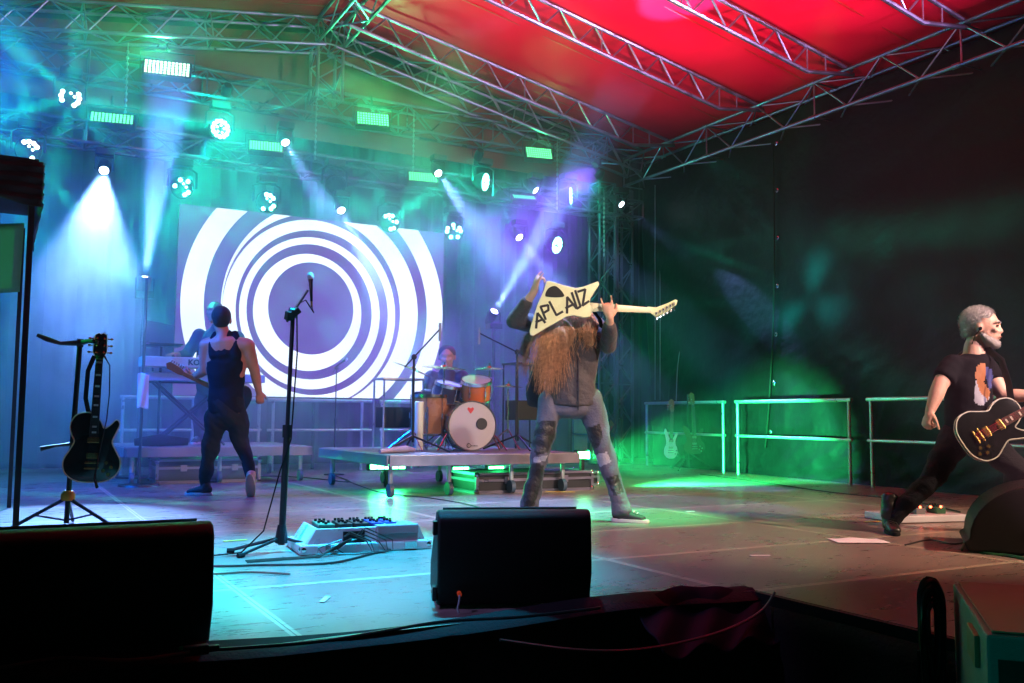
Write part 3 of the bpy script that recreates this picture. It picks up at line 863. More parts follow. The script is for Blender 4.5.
VAL = mat('brown_black_polyester', (0.018, 0.011, 0.010), 0.6, spec=.12)
MB().grid(vfn, 90, 24).build('valance', VAL, tent, world=True, smooth=True, solid=0.003)
def vfn2(u, v):
    y = tp.y - 0.05 + 2.0 * u
    return Vector((tp.x + 0.055 + 0.012 * math.sin(v * 26 + y * 3), y, tz - 0.01 - 0.27 * v))
MB().grid(vfn2, 60, 16).build('valance', VAL, tent, world=True, smooth=True, solid=0.003)
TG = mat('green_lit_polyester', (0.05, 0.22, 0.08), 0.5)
MB().grid(lambda u, v: Vector((tp.x + .03 - 2.0 * u, tp.y + 1.95 * v, tz + .02 - 0.16 * math.sin(v * 3.14) * .2)), 10, 10).build('roof_sheet', VAL, tent, world=True, smooth=True, solid=0.003)
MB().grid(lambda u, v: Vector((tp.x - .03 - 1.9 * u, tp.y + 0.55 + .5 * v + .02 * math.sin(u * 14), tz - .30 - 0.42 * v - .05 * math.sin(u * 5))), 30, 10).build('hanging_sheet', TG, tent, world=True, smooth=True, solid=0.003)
arm = MB()
arm.cyl((tp.x, tp.y + .02, tz - .25), (tp.x - .95, tp.y + .02, tz - .02), 0.012, 6); arm.cyl((tp.x - 1.9, tp.y + .02, tz - .25), (tp.x - .95, tp.y + .02, tz - .02), 0.012, 6)
arm.cyl((tp.x, tp.y + .02, tz - .3), (tp.x, tp.y + .95, tz - .05), 0.012, 6)
arm.build('scissor_arm', DARKMETAL, tent, world=True)

# ---- monitor wedges ----
WEDGE = mat('wedge_textured_paint', (0.006, 0.005, 0.005), 0.45, spec=.22, bump=0.35, bscale=420)
GRILLE = mat('black_grille', (0.02, 0.02, 0.02), 0.6, 0.3, bump=0.5, bscale=500)
def wedge(x0, x1, y0, h, label, d=0.46, handles=True, rz=0.0, led=False, rad=.05):
    w = x1 - x0
    t = thing('monitor_wedge', label, 'stage monitor', ((x0 + x1) / 2, y0, 0), rz, 'stage monitors along the front edge')
    # profile in y,z: low vertical toe, upright back (towards the audience), rounded crown, slanted baffle
    pr = [(0.03, 0.012), (-0.012, h * .35), (0.0, h - rad)]
    for k in range(1, 8):
        a = math.pi * (1 - k / 9.0 * .78)
        pr.append((rad + math.cos(a) * rad, h - rad + math.sin(a) * rad))
    pr += [(rad + .07, h - .008), (d, 0.13), (d, 0.012)]
    M_ = Matrix(((0, 0, 1, 0), (1, 0, 0, 0), (0, 1, 0, 0), (0, 0, 0, 1)))
    MB().prism(pr, -w / 2, w / 2, M_).build('cabinet', WEDGE, t, bevel=0.014, smooth=True, bseg=3)
    a, b = Vector((0, rad + .10, h - .006)), Vector((0, d + 0.004, 0.16))
    n = (b - a).cross(Vector((1, 0, 0))).normalized(); n = n if n.z > 0 else -n
    q = MB(); ww = w / 2 - .03
    q.add([Vector((-ww, *a.yz)) + n * .006, Vector((ww, *a.yz)) + n * .006, Vector((ww, *b.yz)) + n * .006, Vector((-ww, *b.yz)) + n * .006], [(0, 1, 2, 3)])
    q.build('grille', GRILLE, t, solid=0.004)
    if handles:
        for zz in (0.06, h - .07):
            MB().box((-w / 2 - 0.008, 0.04, zz), (0.018, 0.05, 0.055)).build('side_bracket', DARKMETAL, t, bevel=0.004)
    return t
w1 = wedge(1.51, 2.13, 3.265, 0.385, 'black monitor wedge at centre of the stage front, its back to the camera', rz=-0.36)
REDL = mat('red_glow_plug', (0.4, 0.03, 0.01), 0.4, emis=(1, 0.1, 0.02), estr=0.12)  # plug colour carries a faint glow, though it is no lamp
plug = MB().cyl((-.225, -0.02, 0.07), (-.225, -0.05, 0.068), 0.009, 10); plug.build('red_plug', REDL, w1, smooth=True)
MB().tube([(-.225, -.05, .066), (-.228, -.07, .05), (-.235, -.075, .02), (-.23, -.08, 0.005)], 0.004, 6).build('plug_lead', mat('grey_cable', (0.25, 0.27, 0.28), 0.5), w1, smooth=True)
wedge(-0.42, 0.635, 3.16, 0.405, 'long black monitor wedge at the left, cut by the frame', handles=False, rad=.06)
wp = at(964, 553, 2, 0)
w3 = thing('monitor_wedge', 'black monitor wedge at right, seen from its curved side', 'stage monitor', (wp.x, wp.y, 0), R_(-52), 'stage monitors along the front edge')
pr = [(0.02, 0.01), (0.0, .06)] + [(0.03 + 0.40 * (1 - math.cos(k / 9 * math.pi / 2)), 0.08 + 0.32 * math.sin(k / 9 * math.pi / 2)) for k in range(10)] + [(0.75, 0.36), (0.75, 0.01)]
MB().prism(pr, -0.6, 0.0, Matrix.Rotation(R_(90), 4, 'X')).build('cabinet', WEDGE, w3, bevel=0.012)
MB().box((0.45, -0.008, 0.2), (0.12, 0.012, 0.05)).build('side_handle', DARKMETAL, w3, bevel=0.004)

# ---- big speaker cabinet at lower right, in the pit ----
BT = mat('cabinet_side_turquoise_lit', (0.10, 0.14, 0.14), 0.55, bump=0.3, bscale=300, var=.1)  # turquoise side light tinted into the cabinet colour
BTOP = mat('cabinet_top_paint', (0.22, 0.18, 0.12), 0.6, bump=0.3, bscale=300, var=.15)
zt = 0.22
A_ = at(953, 583, 2, zt); B_ = at(986, 634, 2, zt); C_ = at(1100, 586, 2, zt)
sd = (B_ - A_); fwd = sd.normalized(); rgt = Vector((-fwd.y, fwd.x, 0)); rgt = rgt if rgt.x > 0 else -rgt
Wd, Dp = 0.75, sd.length
bxo = thing('speaker_cabinet', 'large speaker cabinet in the lower right corner, its side lit turquoise', 'speaker', ((A_.x), (A_.y), -1.2))
D_ = B_ + rgt * Wd; E_ = A_ + rgt * Wd
dn = Vector((0, 0, -(zt + 1.195)))
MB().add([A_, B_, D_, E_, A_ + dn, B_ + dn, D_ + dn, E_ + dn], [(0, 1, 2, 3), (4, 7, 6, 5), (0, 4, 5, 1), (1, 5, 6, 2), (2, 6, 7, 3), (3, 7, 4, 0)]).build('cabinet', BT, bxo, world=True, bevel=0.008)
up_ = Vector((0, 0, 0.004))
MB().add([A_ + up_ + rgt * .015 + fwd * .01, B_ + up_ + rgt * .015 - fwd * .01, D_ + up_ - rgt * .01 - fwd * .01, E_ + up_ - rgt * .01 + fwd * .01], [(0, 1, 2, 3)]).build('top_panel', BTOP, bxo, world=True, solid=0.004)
gc = B_ + rgt * Wd / 2 + fwd * 0.006 + Vector((0, 0, -0.62))
q = MB(); 
for a_, b_, c_, d_ in [(-.35, -.55, .35, .56)]:
    q.add([gc + rgt * a_ + Vector((0, 0, b_)), gc + rgt * c_ + Vector((0, 0, b_)), gc + rgt * c_ + Vector((0, 0, d_)), gc + rgt * a_ + Vector((0, 0, d_))], [(0, 1, 2, 3)])
q.build('grille', GRILLE, bxo, world=True, solid=0.006)
hc = A_.lerp(B_, 0.72) + Vector((0, 0, -0.075)) - rgt * 0.006
hb = MB().box((0, 0, 0), (Dp * .22, 0.014, 0.085)); hb.xf(Matrix.Translation(hc) @ Matrix.Rotation(math.atan2(fwd.y, fwd.x), 4, 'Z'))
hb.build('recessed_handle', mat('handle_brown', (0.16, 0.09, 0.05), .5), bxo, world=True, bevel=0.004)
# cable coil hanging on the cabinet's left side
coil = MB()
cc = at(938, 600, 2, 0.06) ; cc = A_ - rgt * 0.07 + fwd * .04 + Vector((0, 0, -0.12))
for k in range(22):
    r = 0.03 + 0.06 * random.random(); off = (k - 11) * 0.006
    pts = []
    for j in range(28):
        a = 2 * math.pi * j / 28
        pts.append(cc - rgt * (r * .42 * math.cos(a)) + fwd * off + Vector((0, 0, 0.12 - (.09 - r) * .6 + r * (math.sin(a) * .9 if math.sin(a) > 0 else math.sin(a) * 5.2) - .06)) + Vector((random.uniform(-.003, .003),) * 3))
    coil.tube(pts, 0.0075, 6, closed=True)
for k in range(4):
    coil.tube([cc + Vector((0, 0, -.1)) - rgt * (.02 * k - .02), cc + Vector((0, 0, -.32)) - rgt * (.03 * k - .03), cc + Vector((0, 0, -.6)) - rgt * (.04 * k - .01), cc + Vector((0, 0, -1.0)) - rgt * .03 * k], 0.008, 6)
tag(coil.build('cable_coil', mat('cable_rubber', (0.012, 0.013, 0.013), 0.35), smooth=True), 'black cable coil hanging beside the large speaker cabinet', 'cable')

# ---- mic stands ----
def mic(parent_pt, direction, label, name='microphone', s=1.0, cat='microphone', group=None, world=True, parent=None, silver=True):
    d = Vector(direction).normalized(); p = Vector(parent_pt)
    t = thing(name, label, cat, p, 0, group)
    MB().lathe([(0, -0.09), (.010, -.09), (0.011, -.06), (0.016, 0.06), (0.020, 0.085), (0.012, 0.09)], (0, 0, 0), d, 16).xf(Matrix.Scale(s, 4)).build('handle', BLACK, t, smooth=True)
    MB().lathe([(0.014, 0.085), (0.024, 0.092), (0.027, 0.11), (0.024, 0.13), (0.014, 0.142), (0, 0.146)], (0, 0, 0), d, 16).xf(Matrix.Scale(s, 4)).build('grille_head', mat('mic_mesh', (0.45, 0.45, 0.47), 0.35, 0.8, bump=1, bscale=900), t, smooth=True)
    MB().cyl(-d * .09 * s, -d * 0.135 * s, 0.009 * s, 10).build('connector', mat('orange_connector', (0.45, 0.2, 0.08), .35, .5), t, smooth=True)
    return t
def tripod_stand(x, y, ztop, label, spread=0.3, lean=(0, 0), boom=None, group='microphone stands', rots=(20, 140, 260), r=0.011, m=None, name='microphone_stand', cat='microphone stand', hub=0.10, weight_base=False):
    m = m or DARKMETAL
    t = thing(name, label, cat, (x, y, 0), 0, group)
    top = Vector((lean[0], lean[1], ztop)); mid = top * 0.5
    MB().cyl((0, 0, 0.04), mid, r * 1.35, 10).build('lower_tube', m, t, smooth=True)
    MB().cyl(mid, top, r * .85, 10).build('upper_tube', m, t, smooth=True)
    MB().cyl(mid + Vector((0, 0, -.035)), mid + Vector((0, 0, .035)), r * 1.9, 12).build('clutch', m, t, smooth=True)
    if weight_base:
        MB().lathe([(0, 0.03), (0.03, 0.028), (0.125, 0.014), (0.13, 0.002), (0, 0.002)], (0, 0, 0), (0, 0, 1), 24).build('round_base', m, t, smooth=True)
    else:
        MB().lathe([(0.0, hub + .05), (0.022, hub + .05), (0.034, hub - .02), (0.034, hub - .05), (0, hub - .05)], (0, 0, 0), (0, 0, 1), 14).build('hub', m, t, smooth=True)
        for a in rots:
            e = Vector((math.cos(R_(a)) * spread, math.sin(R_(a)) * spread, 0.012))
            lg = MB().cyl((0, 0, hub - .02), e, 0.009, 8).build('leg', m, t, smooth=True)
            MB().cyl(e - e.normalized() * .03 + Vector((0, 0, 0.002)), e + e.normalized() * 0.01, 0.013, 8).build('rubber_foot', MATTE, lg, smooth=True)
    if boom:
        b0, b1 = Vector(boom[0]) + top, Vector(boom[1]) + top
        MB().cyl(b0, b1, r * .6, 8).build('boom', m, t, smooth=True)
        MB().cyl(top + Vector((-.02, 0, 0)), top + Vector((.02, 0, 0)), r * 2.2, 12).build('boom_clutch', m, t, smooth=True)
    return t
s0 = at(281, 552, 2, 0)
ptop = at(293, 313, 1, s0.y)
tripod_stand(s0.x, s0.y, ptop.z, 'black microphone stand standing tall left of centre stage', 0.28, (ptop.x - s0.x, 0), ((-.03, .02, -.05), (0.075, -0.02, 0.135)), rots=(205, 330, 160), r=0.014, hub=.1)
tk = MB()
for k in range(3): tk.box((ptop.x + (-.03 + .02 * k), s0.y - .02, ptop.z - .02 + .012 * k), (.035, .04, .05), Euler((.3, .4 * k, .2)).to_matrix())
tag(tk.build('pick_holder', BLACK, bevel=.005), 'small black holder clipped under the boom of the tall stand', 'holder')
mt_ = at(311, 290, 1, s0.y)
mic(mt_, (-0.08, -.05, 1), 'silver headed vocal microphone on the tall stand', s=.72)
mc = MB().tube([mt_ + Vector((0.005, 0, -.09)), mt_ + Vector((.02, 0, -.13)), mt_ + Vector((-.03, 0, -.06)), mt_ + Vector((-.08, .0, -.09)), (s0.x + .055, s0.y - .02, 1.1), (s0.x + .03, s0.y - .03, .62), (s0.x - .02, s0.y - .01, .45), (s0.x - .10, s0.y, .12), (s0.x - .22, s0.y - .01, .012), (s0.x - .5, s0.y - .06, .008), (s0.x - 1.3, s0.y + .1, .008)], 0.0042, 6)
tag(mc.build('microphone_cable', MATTE, smooth=True), 'thin black cable hanging from the tall microphone stand', 'cable')
# rear small stands
bs = at(334, 475, 2, 0)
bt_ = at(338, 368, 1, bs.y)
tripod_stand(bs.x, bs.y, bt_.z, 'slim microphone stand on round base, front of the screen', boom=((-.05, 0, -.06), (0.05, 0, .06)), weight_base=True, r=.009)
mic((bs.x + .05, bs.y, bt_.z + .06), (1, 0, .75), 'dark microphone on the slim stand before the screen', s=.8)

# ---- guitars ----
def spl(pts, n=6):
    """closed smooth outline through control points"""
    out = []; k = len(pts)
    for i in range(k):
        p0, p1, p2, p3 = (Vector(pts[(i + j - 1) % k]) for j in range(4))
        for s in range(n):
            t = s / n
            out.append(0.5 * ((2 * p1) + (-p0 + p2) * t + (2 * p0 - 5 * p1 + 4 * p2 - p3) * t * t + (-p0 + 3 * p1 - 3 * p2 + p3) * t ** 3))
    return [(p.x, p.y) for p in out]
LP = spl([(0, -.225), (.09, -.215), (.155, -.165), (.168, -.09), (.135, -.02), (.112, .035), (.132, .095), (.150, .150), (.128, .178), (.090, .140), (.058, .122), (.036, .165), (.0, .21), (-.06, .222), (-.115, .198), (-.142, .14), (-.132, .08), (-.112, .035), (-.135, -.02), (-.168, -.09), (-.155, -.165), (-.09, -.215)])
STRAT = spl([(0, -.225), (.1, -.21), (.16, -.14), (.155, -.06), (.11, 0), (.11, .07), (.15, .14), (.14, .18), (.09, .15), (.04, .09), (-.04, .09), (-.09, .17), (-.15, .235), (-.175, .19), (-.135, .08), (-.12, .0), (-.165, -.08), (-.16, -.16), (-.09, -.215)])
WOODN = mat('guitar_neck_wood', (0.22, 0.09, 0.03), 0.35)
FRETB = mat('fretboard', (0.035, 0.018, 0.012), 0.45)
GOLD = mat('gold_hardware', (0.75, 0.5, 0.16), 0.25, 1.0)
INLAY = mat('pearl_inlay', (0.75, 0.75, 0.68), 0.3)
CREAM = mat('cream_binding', (0.72, 0.6, 0.34), 0.35)
def guitar(name, label, outline, body_m, hw, mtx, binding=None, neck_len=0.46, inlay=True, headstock='lp', pickguard=None, group='guitars on the stage', neck_m=WOODN, s=1.0):
    """guitar in its own XY plane: neck along +Y, face towards +Z"""
    t = thing(name, label, 'guitar', (0, 0, 0), 0, group)
    t.matrix_world = mtx @ Matrix.Scale(s, 4)
    bpy.context.view_layer.update()
    MB().prism(outline, -0.022, 0.022).build('body', body_m, t, bevel=0.006, smooth=True)
    if binding:
        pts = [Vector((x, y, 0.021)) for x, y in outline]; MB().tube(pts, 0.0042, 6, closed=True).build('binding', binding, t, smooth=True)
        pts = [Vector((x, y, -0.021)) for x, y in outline]; MB().tube(pts, 0.0042, 6, closed=True).build('binding', binding, t, smooth=True)
    y0 = 0.10; y1 = y0 + neck_len
    nk = MB().prism([(-.028, y0 - .02), (.028, y0 - .02), (.0215, y1), (-.0215, y1)], 0.004, 0.026); nk.build('neck', neck_m, t, bevel=0.006)
    MB().prism([(-.027, y0 - .07), (.027, y0 - .07), (.021, y1), (-.021, y1)], 0.026, 0.031).build('fretboard', FRETB, t)
    fr = MB()
    for k in range(1, 20):
        y = y1 - (neck_len + .10) * (1 - 2 ** (-k / 12)) * 1.36
        if y > y0 - .07: fr.box((0, y, 0.0318), (0.048, 0.002, 0.0015))
    fr.build('frets', STEEL, t)
    if inlay:
        il = MB()
        for k in (1, 3, 5, 7, 9, 12, 15, 17):
            y = y1 - (neck_len + .10) * (1 - 2 ** (-(k - .5) / 12)) * 1.36
            if y > y0 - .06: il.box((0, y, 0.0316), (0.028, 0.012, 0.001))
        il.build('inlays', INLAY, t)
    if headstock == 'lp': hs = [(-.022, y1), (.022, y1), (.042, y1 + .05), (.036, y1 + .16), (.012, y1 + .175), (0, y1 + .165), (-.012, y1 + .175), (-.036, y1 + .16), (-.042, y1 + .05)]
    else: hs = [(-.022, y1), (.022, y1), (.03, y1 + .04), (.024, y1 + .17), (-.02, y1 + .20), (-.055, y1 + .17), (-.04, y1 + .04)]
    h = MB().prism(hs, 0.006, 0.022).build('headstock', BLACK if headstock == 'lp' else neck_m, t, bevel=0.003)
    if headstock == 'lp' and binding:
        MB().tube([Vector((x, y, 0.021)) for x, y in hs], 0.0035, 6, closed=True).build('headstock_binding', binding, h, smooth=True)
    for k in range(6):
        sx = (-1 if k < 3 else 1) if headstock == 'lp' else -1
        yy = y1 + .045 + (k % 3) * .045 if headstock == 'lp' else y1 + .03 + k * .026
        MB().cyl((sx * .03, yy, 0.014), (sx * .062, yy, 0.014), 0.004, 6).ball((sx * .066, yy, 0.014), (0.011, .008, .006), 8, 5).ball((sx * .022, yy, .026), .008, 8, 5).build('tuning_peg', hw, h, smooth=True)
    for yy in (0.045, -0.055): MB().box((0, yy, 0.027), (0.072, 0.036, 0.012)).build('pickup', hw, t, bevel=0.003)
    MB().box((0, -.10, 0.030), (0.085, 0.014, 0.012)).build('bridge', hw, t, bevel=0.003)
    MB().box((0, -.135, 0.028), (0.09, 0.014, 0.014)).build('tailpiece', hw, t, bevel=0.003)
    for kx, ky in ((.085, -.1), (.115, -.13), (.07, -.15), (.10, -.175)): MB().lathe([(0, .012), (.011, .012), (.013, 0), (0, 0)], (kx, ky, .022), (0, 0, 1), 12).build('knob', hw, t, smooth=True)
    st = MB()
    for k in range(6):
        o = (k - 2.5)
        st.tube([(o * .0085, -.135, .036), (o * .0085, -.10, .0375), (o * .0065, y1, .034), (o * .008, y1 + .06, .024)], 0.0007, 4)
    st.build('strings', STEEL, t)
    if pickguard: MB().prism(pickguard, .022, .025).build('pickguard', INLAY, t)
    return t
def face_matrix(origin, up, face):
    up = Vector(up).normalized(); f = Vector(face); f = (f - up * f.dot(up)).normalized(); x = up.cross(f)
    return Matrix((( x.x, up.x, f.x, origin[0]), (x.y, up.y, f.y, origin[1]), (x.z, up.z, f.z, origin[2]), (0, 0, 0, 1)))

# guitar hanging on the stand at left
gs = at(66, 528, 2, 0)
gb_ = at(93, 447, 1, gs.y - .12)
LPBLACK = mat('black_gloss_lacquer', (0.010, 0.012, 0.012), 0.15, spec=0.6)
guitar('electric_guitar', 'black single cutaway guitar with cream edges hanging on the left stand', LP, LPBLACK, GOLD,
       face_matrix(gb_, (0.03, 0.04, 1), (-0.1, -1, 0.0)), CREAM, neck_len=.47, s=1.02)
gst = thing('guitar_stand', 'dark tripod guitar stand at left with yellow collar', 'guitar stand', (gs.x, gs.y, 0), 0, 'tripod guitar stands')
gtop = at(80, 343, 1, gs.y)
topv = Vector((gtop.x - gs.x, 0, gtop.z))
MB().cyl((0, 0, 0.03), topv, 0.017, 10).build('pole', DARKMETAL, gst, smooth=True)
YEL = mat('yellow_collar', (0.7, 0.38, 0.04), 0.4)
hz_ = .20
MB().lathe([(0.0, .045), (0.03, .045), (0.045, .02), (0.045, -.02), (0.0, -.02)], (0.003, 0, hz_), (0, 0, 1), 14).build('collar', YEL, gst, smooth=True)
BLUEL = mat('blue_black_leg', (0.02, 0.03, 0.09), 0.35, .3)
for a in (195, 320, 80):
    e = Vector((math.cos(R_(a)) * .36, math.sin(R_(a)) * .36, 0.012))
    lg = MB().cyl((0, 0, hz_), e, 0.012, 8).build('leg', BLUEL, gst, smooth=True)
    MB().cyl(e * .55 + Vector((0, 0, hz_ * .45)), (0, 0, .05), 0.007, 6).build('strut', BLUEL, lg, smooth=True)
hd = MB().tube([topv + Vector((-.26, -.02, .04)), topv + Vector((-.20, -.03, .015)), topv + Vector((-.12, -.03, -.01)), topv, topv + Vector((.05, -.08, .01)), topv + Vector((.10, -.14, .0))], [.012, .018, .012, .022, .014, .012], 8)
hd.build('hanger_arm', DARKMETAL, gst, smooth=True)
MB().tube([topv + Vector((.07, -.17, .01)), topv + Vector((.06, -.13, 0)), topv + Vector((.14, -.13, 0)), topv + Vector((.135, -.17, .01))], .009, 8).build('hanger_fork', MATTE, gst, smooth=True)
MB().lathe([(0, .02), (.03, .02), (.03, -.02), (0, -.02)], topv, (1, 0, 0), 12).build('hanger_clamp', DARKMETAL, gst, smooth=True)
MB().tube([topv * .45, topv * .45 + Vector((-.1, -.02, -.01)), topv * .45 + Vector((-.19, -.03, -.03))], [.014, .009, .018], 8).build('rest_arm', DARKMETAL, gst, smooth=True)
# the strap looped on the hanging guitar
g0 = Vector(gb_)
stp = MB(); hdp = g0 + Vector((.02, -.01, .60))
pl = [hdp + Vector((-.04, -.035, 0)), hdp + Vector((-.075, -.04, -.10)), hdp + Vector((-.08, -.02, -.28)), hdp + Vector((-.06, .0, -.36)), hdp + Vector((-.03, .03, -.42))]
stp.tube(pl, [(.004, .014)] * 5, 8)
pl = [hdp + Vector((.02, -.045, .0)), hdp + Vector((.055, -.05, -.06)), hdp + Vector((.06, -.05, -.25)), hdp + Vector((.05, -.05, -.42)), hdp + Vector((.02, -.05, -.60)), hdp + Vector((-.01, -.06, -.80)), hdp + Vector((.01, -.05, -.86))]
stp.tube(pl, [(.02, .005), (.03, .004), (.03, .004), (.028, .004), (.024, .004), (.03, .006), (.03, .01)], 8)
tag(stp.build('guitar_strap', MATTE, smooth=True), 'black strap draped over the hanging guitar at left', 'strap')

# two guitars on the far right stand
fs = at(688, 470, 2, 0)
f2 = tripod_stand(fs.x, fs.y, 1.1, 'tripod guitar stand by the far right railing', .38, rots=(210, 320, 90), name='guitar_stand', cat='guitar stand', group='tripod guitar stands', r=.014, hub=.28)
ga = at(671, 444, 1, fs.y - .1); gb2 = at(694, 440, 1, fs.y - .1)
GREENBODY = mat('pale_lacquer', (0.55, 0.6, 0.5), 0.25)
guitar('electric_guitar', 'pale slim guitar hanging left on the far right stand', [(x * .62, y) for x, y in STRAT], GREENBODY, STEEL, face_matrix(ga, (.05, 0, 1), (-.8, -1, 0)), inlay=False, headstock='f', neck_len=.4, s=.92)
guitar('electric_guitar', 'dark guitar hanging right on the far right stand', STRAT, mat('dark_red_lacquer', (0.05, 0.03, .02), .2), STEEL, face_matrix(gb2, (-.04, 0, 1), (-.5, -1, 0)), inlay=False, headstock='f', neck_len=.45, s=.92)
gg = MB().box((fs.x, fs.y + .05, .26), (.26, .12, .18), Euler((0, .3, .2)).to_matrix())
tag(gg.build('gig_bag', MATTE, bevel=.03, smooth=True), 'small black bag leaning inside the far right guitar stand', 'bag')

# ---- pedalboards ----
WHITEC = mat('pale_aluminium_case', (0.62, 0.60, 0.66), 0.35, 0.25, var=.08)
def pedal(parent, x, y, z, w, d, h, m, knobs=3):
    p = MB().box((x, y, z + h / 2), (w, d, h)).build('pedal', m, parent, bevel=.004)
    kn = MB()
    for k in range(knobs): kn.cyl((x - w * .3 + w * .6 * k / max(1, knobs - 1), y + d * .22, z + h), (x - w * .3 + w * .6 * k / max(1, knobs - 1), y + d * .22, z + h + .014), .008, 8)
    kn.cyl((x, y - d * .28, z + h), (x, y - d * .28, z + h + .012), .009, 10)
    kn.build('pedal_knobs', BLACK, p)
pa = at(300, 556, 2, 0); pb = at(432, 549, 2, 0)
pw = (pb.xy - pa.xy).length; pdp = 0.42
board = thing('pedalboard', 'open pale flight case pedalboard with effect pedals, centre left', 'pedalboard', (pa.x, pa.y, 0), math.atan2(pb.y - pa.y, pb.x - pa.x), 'pedalboards on the stage')
bb = MB().box((pw / 2, pdp / 2, .028), (pw, pdp, .05)); bb.build('case_tray', WHITEC, board, bevel=.008)
rim = MB()
rim.prism([(.04, .052), (pw - .04, .052), (pw - .03, .052), (pw - .07, .135), (.09, .135)], 0.035, .055, Matrix(((1, 0, 0, 0), (0, 0, 1, 0), (0, 1, 0, 0), (0, 0, 0, 1))))
rim.build('front_panel', WHITEC, board, bevel=.004)
sp_ = MB(); 
sp_.add([(.035, .05, .052), (.035, pdp - .03, .052), (.09, pdp - .03, .135), (.09, .05, .135), (.075, .05, .052), (.075, pdp - .03, .052), (.105, pdp - .03, .135), (.105, .05, .135)],
        [(0, 1, 2, 3), (4, 7, 6, 5), (0, 4, 5, 1), (3, 2, 6, 7), (0, 3, 7, 4), (1, 5, 6, 2)])
sp_.build('side_panel', WHITEC, board, bevel=.003)
MB().box((pw - .09, pdp / 2, .09), (.03, pdp - .1, .08)).build('side_panel', WHITEC, board, bevel=.003)
MB().box((pw / 2, pdp / 2 + .02, .10), (pw - .2, pdp - .12, .02)).build('pedal_shelf', MATTE, board)
for x, w, m in ((.16, .09, (0.05, .2, .12)), (.27, .075, (.02, .02, .02)), (.36, .08, (.02, .02, .02)), (.45, .07, (.03, .06, .35)), (.53, .06, (.02, .05, .3))):
    pedal(board, x, .14, .112, w, .12, .04, mat('pedal_%d' % int(x * 100), m, .35)); pedal(board, x + .01, .29, .112, w * .9, .11, .035, mat('pedal_%d' % int(x * 100), m, .35))
MB().box((pw - .2, .10, .118), (.24, .19, .05)).box((pw - .2, .026, .085), (.24, .02, .085)).build('covered_unit', mat('mauve_grey_cloth', (.26, .2, .23), .8), board, bevel=.006)
cr = MB()
for x in (.02, pw - .02):
    for y in (.02, pdp - .02): cr.ball((x, y, .03), .026, 8, 6)
cr.box((.17, -.006, .03), (.07, .012, .04)).box((pw - .13, -.006, .03), (.07, .012, .04))
cr.build('corner_hardware', STEEL, board, smooth=False)
MB().box((.30, .028, .085), (.12, .012, .062)).build('socket_plate', MATTE, board)
lp2 = MB()
for k in range(5):
    a = random.uniform(.24, .34); 
    lp2.tube([(a, .02, .09), (a + .02, -.03, .10 + .01 * k), (a + .09 + .02 * k, -.05, .07), (a + .13 + .01 * k, -.06, .012), (a + .05, -.07, .006), (a - .1 - .03 * k, -.05, .01), (a - .15, -.02, .04), (a - .02, .0, .075)], .0038, 6)
for k in range(3):
    lp2.tube([(.28, .0, .08), (.2, -.05, .04 + .01 * k), (.08, -.08 - .02 * k, .007), (-.12, -.08 - .03 * k, .006), (-.30, -.10 - .03 * k, .006)], .004, 6)
lp2.build('loose_leads', mat('brown_black_lead', (.03, .022, .018), .4), board, smooth=True)

p1, p2 = at(900, 524, 2, 0), at(968, 522, 2, 0)
b2 = thing('pedalboard', 'pedalboard with red lights behind the leg of the right guitarist', 'pedalboard', (p1.x, p1.y, 0), math.atan2(p2.y - p1.y, p2.x - p1.x), 'pedalboards on the stage')
pw2 = (p2 - p1).length
MB().box((pw2 / 2, .2, .03), (pw2, .4, .05)).build('case_tray', WHITEC, b2, bevel=.006)
REDE = mat('red_indicator', (.5, .02, .01), .3, emis=(1, .08, .03), estr=14)
for k in range(6): pedal(b2, .07 + k * (pw2 - .14) / 5, .14 + .12 * (k % 2), .055, .08, .11, .045, [BLACK, mat('pedal_green', (.03, .1, .05), .4), mat('pedal_grey', (.15, .15, .16), .4)][k % 3])
rr = MB()
for k in (2, 3, 4): rr.ball((.07 + k * (pw2 - .14) / 5, .09, .108), .009, 8, 6)
rr.build('indicator_lamps', REDE, b2, smooth=True)

# ---- set list sheet ----
sh = at(858, 541, 2, .003)
e1, e2 = at(830, 539, 2, 0), at(884, 542, 2, 0)
ps = MB().grid(lambda u, v: Vector(((u - .5) * .32, (v - .5) * .21, .004 + .004 * math.sin(u * 9) * math.sin(v * 5))), 14, 10)
ps.xf(Matrix.Translation(sh) @ Matrix.Rotation(R_(-28), 4, 'Z'))
tag(ps.build('paper_sheet', mat('white_paper', (.75, .74, .76), .7), solid=.001), 'white paper sheet lying on the floor before the right guitarist', 'paper')
# yellow floor tape marks
TAPE = mat('yellow_tape', (.75, .62, .08), .5)
for px, py, a, ln, lb in ((235, 541, 5, .14, 'short yellow tape mark on the floor behind the tall stand'), (560, 492, -35, .3, 'yellow tape strip on the floor left of the middle guitarist'), (872, 522, -6, .15, 'yellow tape mark on the floor near the right guitarist')):
    q_ = at(px, py, 2, 0)
    tag(MB().box((q_.x, q_.y, .0035), (ln, .025, .003), Euler((0, 0, R_(a))).to_matrix()).build('tape_mark', TAPE), lb, 'tape', 'tape marks on the deck')

